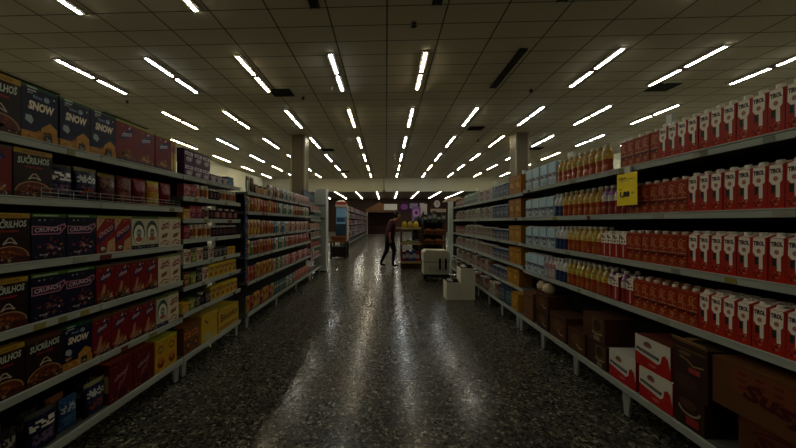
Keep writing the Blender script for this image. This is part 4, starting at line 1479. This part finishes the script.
# display rack of bright packets beside the shopper
Yr = 10.3
rk = empty('display_rack', (0, Yr, 0))
tag(rk, 'dark display rack of bright packets beside the shopper', 'rack')
x0, x1 = Xat(401, Yr), Xat(421, Yr)
levels = [Zat(262, Yr), Zat(243.5, Yr), Zat(228, Yr)]
for z in levels:
    mb = MB(); mb.box(x0, x1, 0, .5, z - .03, z, dw); mb.box(x0, x1, -.015, 0, z - .04, z + .03, mat((.42, .34, .18), .5)); mb.build('shelf', rk)
for xx in (x0, x1 - .04):
    for yy in (0, .46):
        mb = MB(); mb.box(xx, xx + .04, yy, yy + .04, 0, 1.36, dw); mb.build('upright', rk)
mb = MB(); mb.box(x0 + .045, x1 - .045, .05, .45, .02, levels[0] - .035, mat((.09, .035, .025), .6)); mb.build('base_box', rk)
cols = ((.50, .36, .04), (.46, .40, .06), (.56, .44, .06), (.40, .30, .05))
for i in range(3):
    small('yellow_bag', 'yellow bag standing', 'bag', x0 + .12 + i * .19, Yr + .05 + .04 * (i % 2), levels[2], .17, .2, .22, cols[i], None, 'top of the bright rack', 'round')
small('dark_bag', 'rounded black bag', 'bag', x1 + .04, Yr + 1.21, 1.30, .40, .3, .46, (.03, .028, .035), None, 'behind the yellow bags', 'round')
mb = MB(); mb.box(x1 - .18, x1 + .26, Yr + 1.2, Yr + 1.53, 0, 1.30, dk); o = mb.build('bin'); tag(o, 'dark pedestal bin behind the bright rack carrying the black bag', 'bin')
for i, c in enumerate(((.24, .22, .08), (.08, .20, .16), (.20, .28, .10), (.05, .10, .20))):
    small('packet', 'greenish packet laid', 'packet', x0 + .115 + i * .14, Yr + .045, levels[1] + .0, .128, .2, .09 + .03 * (i % 2), c, (.44, .42, .30), 'middle of the bright rack')
for i, c in enumerate(((.24, .03, .06), (.14, .05, .16), (.05, .12, .24), (.06, .10, .20), (.28, .05, .05))):
    small('packet', ('red', 'purple', 'blue', 'navy', 'scarlet')[i] + ' upright packet', 'packet', x0 + .10 + i * .112, Yr + .045, levels[0], .105, .12, .34 + .05 * (i % 2), c, (.46, .44, .46), 'lower bright rack')
for i in range(3):
    small('packet', 'flat pale packet', 'packet', x0 + .12 + i * .17, Yr - .0 + .14, levels[0] + .0, .14, .2, .05, (.50, .48, .42), (.2, .2, .2), 'lower bright rack back') if False else None

# bread rack with baskets
Yb = 10.7
br = empty('bread_rack', (0, Yb, 0))
tag(br, 'brown rack of shallow baskets behind the white chest', 'rack')
x0, x1 = Xat(423, Yb), Xat(446, Yb)
lv = [Zat(256, Yb), Zat(244, Yb), Zat(234, Yb)]
for z in lv:
    mb = MB(); mb.box(x0, x1, 0, .55, z - .03, z, dw); mb.build('shelf', br)
for xx in (x0, x1 - .04):
    mb = MB(); mb.box(xx, xx + .04, 0, .04, 0, 1.5, dw); mb.build('upright', br)
    mb = MB(); mb.box(xx, xx + .04, .51, .55, 0, 1.5, dw); mb.build('upright', br)
mb = MB(); mb.box(x0, x1, 0, .55, 1.5, 1.53, dk); mb.build('top_board', br)
mb = MB(); mb.box(x0 + .041, x1 - .041, .552, .565, .1, 1.5, dk); mb.build('back_board', br)
for j, z in enumerate(lv):
    for i in range(2):
        xc = x0 + (x1 - x0) * (.28 + .45 * i)
        small('bread_basket', 'brown basket with orange rim', 'basket', xc, Yb + .02, z, .33, .42, .14, (.17, .08, .04), (.44, .19, .07), ('bottom', 'middle', 'upper')[j] + ' shelf, bread rack', 'basket')
        small('loaf', 'tan loaf lying in basket', 'bread', xc, Yb + .08, z + .02, .24, .28, .16, (.38, .22, .10), None, ('bottom', 'middle', 'upper')[j] + ' shelf, bread rack', 'loaf')
for i in range(5):
    small('dark_pouch', 'dark upright pouch with pale print', 'pouch', x0 + .08 + i * .155, Yb + .05, 1.53, .13, .12, .26 + .06 * (i % 3), ((.03, .04, .05), (.05, .06, .06), (.10, .11, .10))[i % 3], (.32, .34, .32), 'top board, bread rack')
# board above the rack
mb = MB(); mb.box(Xat(431, 11.6), Xat(446, 11.6), 11.6, 11.68, 1.9, 2.02, mat((.50, .42, .36), .5))
for xx in (Xat(432, 11.6), Xat(445, 11.6) - .03):
    mb.box(xx, xx + .03, 11.62, 11.65, 0, 1.9, dk)
tag(mb.build('header_sign'), 'beige header board on thin posts behind the bread rack', 'sign')


def post_sign(name, label, x0, x1, y, z0, z1, col, artf=None, zfoot=0.0):
    mb = MB()
    o = empty(name, ((x0 + x1) / 2, y, 0))
    tag(o, label, 'sign')
    w = x1 - x0
    mb.box(-w / 2, w / 2, 0, .04, z0, z1, mat(col, .5))
    mb.up()
    if artf:
        artf(mb, w, z0, z1 - z0)
    mb.build('panel', o)
    for xx in (-w * .4, w * .4):
        q = MB(); q.box(xx - .02, xx + .02, .05, .09, 0, z1 - .02, dk); q.build('post', o)
    return o


def poster(mb, w, z, h):
    c = lambda col: mat(col, .5)
    mb.disc(-w * .3, z + h * .6, w * .14, h * .25, c((.26, .10, .30)))
    for i in range(3):
        mb.rect(-w * .08, z + h * (.48 + .15 * i), w * .22, z + h * (.56 + .15 * i), c((.44, .44, .50)))
    mb.up()
    mb.rect(w * .30, z + h * .05, w * .48, z + h * .9, c((.52, .44, .46)))


Yp = 22.0
post_sign('banner', 'dark purple wide banner with white bars beyond the racks', Xat(399, Yp), Xat(425, Yp), Yp, Zat(214, Yp), Zat(202, Yp), (.07, .03, .06), poster)
Yp2 = 19.0


def poster2(mb, w, z, h):
    c = lambda col: mat(col, .5)
    mb.disc(-w * .05, z + h * .6, w * .36, h * .26, c((.50, .34, .54)))
    mb.up()
    mb.disc(-w * .02, z + h * .62, w * .18, h * .14, c((.16, .05, .20)))
    mb.rect(-w * .3, z + h * .1, w * .2, z + h * .2, c((.58, .50, .54)))


post_sign('banner', 'upright mauve poster on posts below the purple banner', Xat(412, Yp2), Xat(421, Yp2), Yp2, Zat(222, Yp2), Zat(207, Yp2), (.30, .18, .36), poster2)
post_sign('banner', 'white panel sign hung beside the brown gable', Xat(384, 30), Xat(397, 30), 30, Zat(210, 30), Zat(204, 30), (.60, .60, .58))
post_sign('banner', 'black and white slanted poster near the dark round sign', Xat(421, 18), Xat(427, 18), 18, Zat(221, 18), Zat(204, 18), (.54, .50, .48),
          lambda mb, w, z, h: mb.poly([(-w * .5, z), (w * .4, z), (-w * .1, z + h * .6), (-w * .5, z + h * .3)], mat((.03, .03, .03), .5)))


def clockart(mb, w, z, h):
    mb.disc(0, z + h * .5, w * .32, h * .36, mat((.56, .50, .50), .5))
    mb.up()
    mb.line([(0, z + h * .5), (0, z + h * .74)], w * .05, mat((.1, .03, .03), .5))
    mb.line([(0, z + h * .5), (w * .16, z + h * .4)], w * .05, mat((.1, .03, .03), .5))


post_sign('round_sign', 'dark square sign with a pale round face', Xat(432, 17), Xat(442, 17), 17, Zat(209, 17), Zat(199, 17), (.07, .035, .03), clockart)

# brown gabled kiosk near the back
Yk = 40.0
kk = empty('kiosk', (0, Yk, 0))
tag(kk, 'brown kiosk with gabled roof in front of the far wall', 'kiosk')
xa, xb = Xat(366, Yk), Xat(396, Yk)
za = Zat(212, Yk)
mb = MB(); mb.prism([(xa, za), (xb, za), (xb, za + .35), ((xa + xb) / 2 - .2, za + 1.25), (xa, za + .35)], 0, 3, mat((.20, .115, .065), .6)); mb.build('gable_roof', kk)
mb = MB(); mb.box(xa + .1, xb - .1, 1.5, 3, .0, za - .002, mat((.05, .022, .02), .6)); mb.build('body', kk)
for xx in (xa + .05, xb - .2):
    mb = MB(); mb.box(xx, xx + .15, .1, .25, 0, za - .002, mat((.42, .34, .24), .5)); mb.build('post', kk)
mb = MB(); mb.box(xa + .2, xb - .25, .2, .8, 0, 1.0, mat((.07, .03, .028), .6)); mb.build('counter', kk)

# shelving beyond the cross aisle, left
sG = shelving('shelving_unit', 'distant shelving run beyond the wooden table, pale end posts', -1, 19.6, 40.0, 2.4, [2.3, 1.85, 1.4, .95, .55], .5, 4.0, 2.6, .2, 2.4)
for i, yy in enumerate((19.55, 40.05)):
    mb = MB(); mb.box(-2.42, -2.34, yy - .04, yy, 0, 2.55 if i == 0 else 2.75, mat((.56, .52, .40), .5)); tag(mb.build('end_post'), ('pale post at near end of the distant shelving', 'pale post at far end of the distant shelving')[i], 'post')
fc = ['p_purple', 'p_crim', 'p_dark', 'p_white', 'p_pink', 'p_blue', 'p_brown']
BIG = {}
for k in fc:
    q = P[k]
    BIG[k] = pack('large ' + {'p_purple': 'purple', 'p_crim': 'crimson', 'p_dark': 'dark', 'p_white': 'white', 'p_pink': 'pink', 'p_blue': 'blue', 'p_brown': 'brown'}[k] + ' packet',
                  .55, .30, .2, *{'p_purple': ((.10, .04, .14), (.40, .30, .44), (.3, .2, .34)), 'p_crim': ((.22, .03, .05), (.44, .3, .3), (.12, .02, .03)),
                                  'p_dark': ((.03, .028, .03), (.2, .2, .2), (.1, .06, .06)), 'p_white': ((.46, .44, .40), (.3, .06, .06), (.3, .24, .2)),
                                  'p_pink': ((.36, .16, .24), (.5, .4, .4), (.2, .08, .1)), 'p_blue': ((.05, .12, .22), (.4, .44, .46), (.1, .2, .3)),
                                  'p_brown': ((.10, .05, .03), (.3, .2, .1), (.2, .1, .05))}[k])
for n, zz in enumerate([2.3, 1.85, 1.4, .95, .55]):
    sq = fc[:]
    random.Random(n).shuffle(sq)
    row([BIG[k] for k in sq], -1, 2.4, zz, TOP(n) + ', distant run', 19.7, 39.9, gap=.06, jit=.05)

# wooden table with a display on it
Yt = 13.0
tb = empty('produce_table', (0, Yt, 0))
tag(tb, 'dark wooden produce table beside the pale grey end panel', 'table')
x0, x1 = -2.35, Xat(347, Yt)
zt = Zat(241, Yt)
mb = MB(); mb.box(x0, x1, 0, .9, zt - .06, zt, mat((.24, .12, .05), .5, scale=6)); mb.build('table_top', tb)
for xx in (x0 + .03, x1 - .1):
    for yy in (.03, .8):
        mb = MB(); mb.box(xx, xx + .07, yy, yy + .07, 0, zt - .061, dk); mb.build('leg', tb)
mb = MB(); mb.box(x0 + .1, x1 - .1, .1, .8, .08, .5, dk); mb.build('lower_shelf', tb)
small('wicker_tray', 'brown wicker tray', 'tray', (x0 + x1) / 2, Yt + .05, zt, (x1 - x0) * .9, .35, .20, (.20, .09, .04), (.34, .17, .07), 'front of the wooden table', 'basket')
ds = empty('blue_display', ((x0 + x1) / 2 + .05, Yt + .45, zt))
tag(ds, 'blue and white cardboard display standing on the wooden table', 'display')
mb = MB(); mb.box(-.22, .22, 0, .3, 0, 1.02, mat((.05, .08, .12), .5)); mb.build('body', ds)
mb = MB(); mb.box(-.2, .2, -.02, -.001, .95 - .25, 1.38, mat((.26, .44, .58), .5)); mb.rect(-.18, .78, .18, .98, mat((.06, .12, .22), .5), y=-.02); mb.build('front_card', ds)
mb = MB(); mb.box(-.2, .2, 0, .3, 1.021, 1.36, mat((.20, .30, .40), .5)); mb.build('upper_box', ds)
mb = MB()
mb.lathe([(.12, 1.361, 0), (.24, 1.42, 0), (.27, 1.52, 1), (.22, 1.64, 0), (.10, 1.72, 0)], 14, [mat((.60, .56, .50), .5), mat((.34, .05, .04), .5)], cy=.15)
for s in (-1, 1):
    mb.lathe([(.03, 0, 0), (.09, .04, 0), (.03, .08, 0)], 10, [mat((.03, .03, .03), .5)], cx=s * .25, cy=.15, cz=1.62)
mb.build('topper', ds)

# ------------------------------------------------------------------ the shopper
def person():
    import bmesh
    J = {  # joint: (x forward, y left, z up, radius x, radius y)
        'pelvis': (0, 0, .98, .15, .175), 'waist': (.02, 0, 1.10, .145, .165), 'chest': (.09, 0, 1.33, .150, .185), 'collar': (.16, 0, 1.47, .08, .10),
        'neck': (.215, 0, 1.53, .055, .055), 'chin': (.265, 0, 1.595, .075, .068), 'brow': (.27, 0, 1.675, .10, .080), 'crown': (.26, 0, 1.745, .07, .062),
        'hipR': (.02, -.10, .88, .115, .11), 'kneeR': (.13, -.11, .53, .078, .075), 'calfR': (.10, -.11, .36, .060, .058), 'ankR': (.08, -.11, .11, .043, .043), 'heelR': (.09, -.11, .055, .045, .042), 'toeR': (.27, -.13, .035, .034, .045),
        'hipL': (-.02, .10, .88, .115, .11), 'kneeL': (-.06, .10, .52, .078, .075), 'calfL': (-.15, .10, .36, .060, .058), 'ankL': (-.25, .10, .14, .043, .043), 'heelL': (-.26, .10, .07, .045, .042), 'toeL': (-.10, .11, .034, .034, .045),
        'shR': (.05, -.19, 1.44, .068, .068), 'elR': (-.07, -.25, 1.17, .050, .050), 'wrR': (-.06, -.27, .93, .032, .034), 'palmR': (-.05, -.27, .85, .022, .038),
        'shL': (.07, .19, 1.44, .068, .068), 'elL': (.22, .25, 1.21, .050, .050), 'wrL': (.44, .21, 1.24, .034, .032), 'palmL': (.52, .20, 1.25, .022, .038)}
    E = [('pelvis', 'waist'), ('waist', 'chest'), ('chest', 'collar'), ('collar', 'neck'), ('neck', 'chin'), ('chin', 'brow'), ('brow', 'crown')]
    for s in 'RL':
        E += [('pelvis', 'hip' + s), ('hip' + s, 'knee' + s), ('knee' + s, 'calf' + s), ('calf' + s, 'ank' + s), ('ank' + s, 'heel' + s), ('heel' + s, 'toe' + s),
              ('chest', 'sh' + s), ('sh' + s, 'el' + s), ('el' + s, 'wr' + s), ('wr' + s, 'palm' + s)]
    # five fingers on each hand
    def fingers(s, base, fwd, side, curl):
        b, f, sd, cu = Vector(base), Vector(fwd), Vector(side), Vector(curl)
        for i, ln in enumerate((.070, .080, .076, .060)):
            r = b + sd * ((i - 1.5) * .021) + f * .02
            m1 = r + f * ln * .5 + cu * .008
            m2 = r + f * ln * .85 + cu * .03
            J['f%s%da' % (s, i)] = (*r, .010, .010); J['f%s%db' % (s, i)] = (*m1, .009, .009); J['f%s%dc' % (s, i)] = (*m2, .008, .008)
            E.extend([('palm' + s, 'f%s%da' % (s, i)), ('f%s%da' % (s, i), 'f%s%db' % (s, i)), ('f%s%db' % (s, i), 'f%s%dc' % (s, i))])
        t1 = b - f * .02 - sd * .04 + cu * .012
        t2 = b + f * .03 - sd * .058 + cu * .025
        J['t%sa' % s] = (*t1, .012, .012); J['t%sb' % s] = (*t2, .010, .010)
        E.extend([('palm' + s, 't%sa' % s), ('t%sa' % s, 't%sb' % s)])
    fingers('R', J['palmR'][:3], (.08, 0, -1), (-1, 0, 0), (0, .6, 0))
    fingers('L', J['palmL'][:3], (1, -.05, .05), (0, 1, 0), (.0, 0, -1))
    names = list(J)
    me = bpy.data.meshes.new('body')
    me.from_pydata([J[n][:3] for n in names], [(names.index(a), names.index(b)) for a, b in E], [])
    ob = bpy.data.objects.new('tmp', me)
    COL.objects.link(ob)
    sk = ob.modifiers.new('s', 'SKIN')
    sk.use_smooth_shade = True
    if not me.skin_vertices:
        bpy.context.view_layer.objects.active = ob
    for i, n in enumerate(names):
        sv = me.skin_vertices[0].data[i]
        sv.radius = J[n][3:5]
        sv.use_root = (n == 'pelvis')
    ss = ob.modifiers.new('d', 'SUBSURF'); ss.levels = ss.render_levels = 2
    dg = bpy.context.evaluated_depsgraph_get()
    ev = ob.evaluated_get(dg)
    nm = bpy.data.meshes.new_from_object(ev)
    bpy.data.objects.remove(ob)
    ms = [mat((.34, .19, .13), .5), mat((.085, .018, .022), .7), mat((.020, .022, .034), .7), mat((.018, .016, .016), .4)]
    nm.materials.clear()
    for m in ms:
        nm.materials.append(m)
    for p in nm.polygons:
        x, y, z = p.center
        arm = abs(y) > .175
        k = 0
        if z < .085 or (z < .10 and x > .12):
            k = 3
        elif z < 1.0 and not (abs(y) > .21 and z > .7):
            k = 2
        elif z >= 1.0 and z < 1.50 and not (arm and (z < 1.13 or x > .27)):
            k = 1
        p.material_index = k
        p.use_smooth = True
    o = bpy.data.objects.new('person', nm)
    COL.objects.link(o)
    # hair: cap over the skull, reaching the nape
    hb = MB()
    hm = mat((.012, .010, .009), .5)
    rings = []
    import mathutils
    n = 16
    vs, fs = [], []
    for j in range(9):
        ph = PI * .5 * j / 8 * 1.25
        for i in range(n):
            a = 2 * PI * i / n
            rr = math.sin(ph)
            x = -.108 * rr * math.cos(a) * (1.0 if math.cos(a) > 0 else .86)
            y = .092 * rr * math.sin(a)
            z = .115 * math.cos(ph)
            if math.cos(a) < -.35 and ph > 1.15:                     # face left open
                z = max(z, .115 * math.cos(1.15)); x = min(x, .108 * math.sin(1.15) * .9)
            if math.cos(a) > .2 and j == 8:
                z -= .05
            vs.append((.265 + x, y, 1.67 + z))
    for j in range(8):
        fs += [(j * n + i, j * n + (i + 1) % n, (j + 1) * n + (i + 1) % n, (j + 1) * n + i) for i in range(n)]
    hb.add(vs, fs, hm, True)
    ho = hb.build('hair', o)
    ho.modifiers.new('so', 'SOLIDIFY').thickness = .012
    # face features
    fb = MB()
    sk_ = mat((.34, .19, .13), .5)
    fb.prism([(.355, 1.63), (.382, 1.627), (.36, 1.675)], -.012, .012, sk_, 'y')
    fb.build('nose', o)
    for s in (-1, 1):
        eb = MB(); eb.lathe([(.001, -.010, 0), (.009, -.004, 0), (.009, .004, 0), (.001, .010, 0)], 8, [mat((.05, .04, .04), .2)], cx=.356, cy=s * .033, cz=1.68); eb.build('eye', o)
        ab = MB(); ab.lathe([(.006, -.03, 0), (.018, -.015, 0), (.020, .012, 0), (.008, .03, 0)], 8, [sk_], cx=.255, cy=s * .086, cz=1.655); ab.build('ear', o)
    mbm = MB(); mbm.box(.335, .346, -.024, .024, 1.598, 1.607, mat((.26, .09, .08), .5)); mbm.build('mouth', o)
    return o


po = person()
po.location = (Xat(389.5, 10.9), 10.9, 0)
po.rotation_euler.z = .25
po.scale = (1.07,) * 3
tag(po, 'person in maroon top and dark trousers walking towards the display rack', 'person')

# ------------------------------------------------------------------ labels of everything stood on the shelves
from collections import defaultdict


def label_all(items):
    by = defaultdict(list)
    for it in items:
        by[(it[1], it[2])].append(it)
    for (look, where), lst in by.items():
        lst.sort(key=lambda t: t[4])
        for i, (o, _l, _w, cat, _y) in enumerate(lst):
            if len(lst) == 1:
                t = '%s, %s' % (look, where)
            else:
                t = '%s, %s from near end, %s' % (look, ordinal(i), where)
            o['label'] = t
            o['category'] = cat
            if len(lst) > 1:
                o['group'] = '%ss on %s' % (cat, where)
            assert len(t.replace(',', ' ').split()) <= 16, t


label_all(PLACED)
by = defaultdict(list)
for it in FARP:
    by[(it[1], it[2])].append(it)
for (look, where), lst in by.items():
    lst.sort(key=lambda t: t[4])
    for i, (o, _l, _w, cat, _x) in enumerate(lst):
        t = '%s, %s' % (look, where) if len(lst) == 1 else '%s, %s from the aisle middle, %s' % (look, ordinal(i), where)
        o['label'] = t
        o['category'] = cat
        if len(lst) > 1:
            o['group'] = '%ss at %s' % (cat, where)

# ------------------------------------------------------------------ world, look
w = bpy.data.worlds.new('world')
SC.world = w
w.use_nodes = True
w.node_tree.nodes['Background'].inputs[0].default_value = (.5, .5, .45, 1)
w.node_tree.nodes['Background'].inputs[1].default_value = .02
SC.view_settings.view_transform = 'Standard'
SC.view_settings.look = 'None'
SC.view_settings.exposure = 0
SC.view_settings.gamma = 1
SC.cycles.use_denoising = True
SC.cycles.max_bounces = 8
SC.cycles.diffuse_bounces = 5
SC.cycles.sample_clamp_indirect = 4
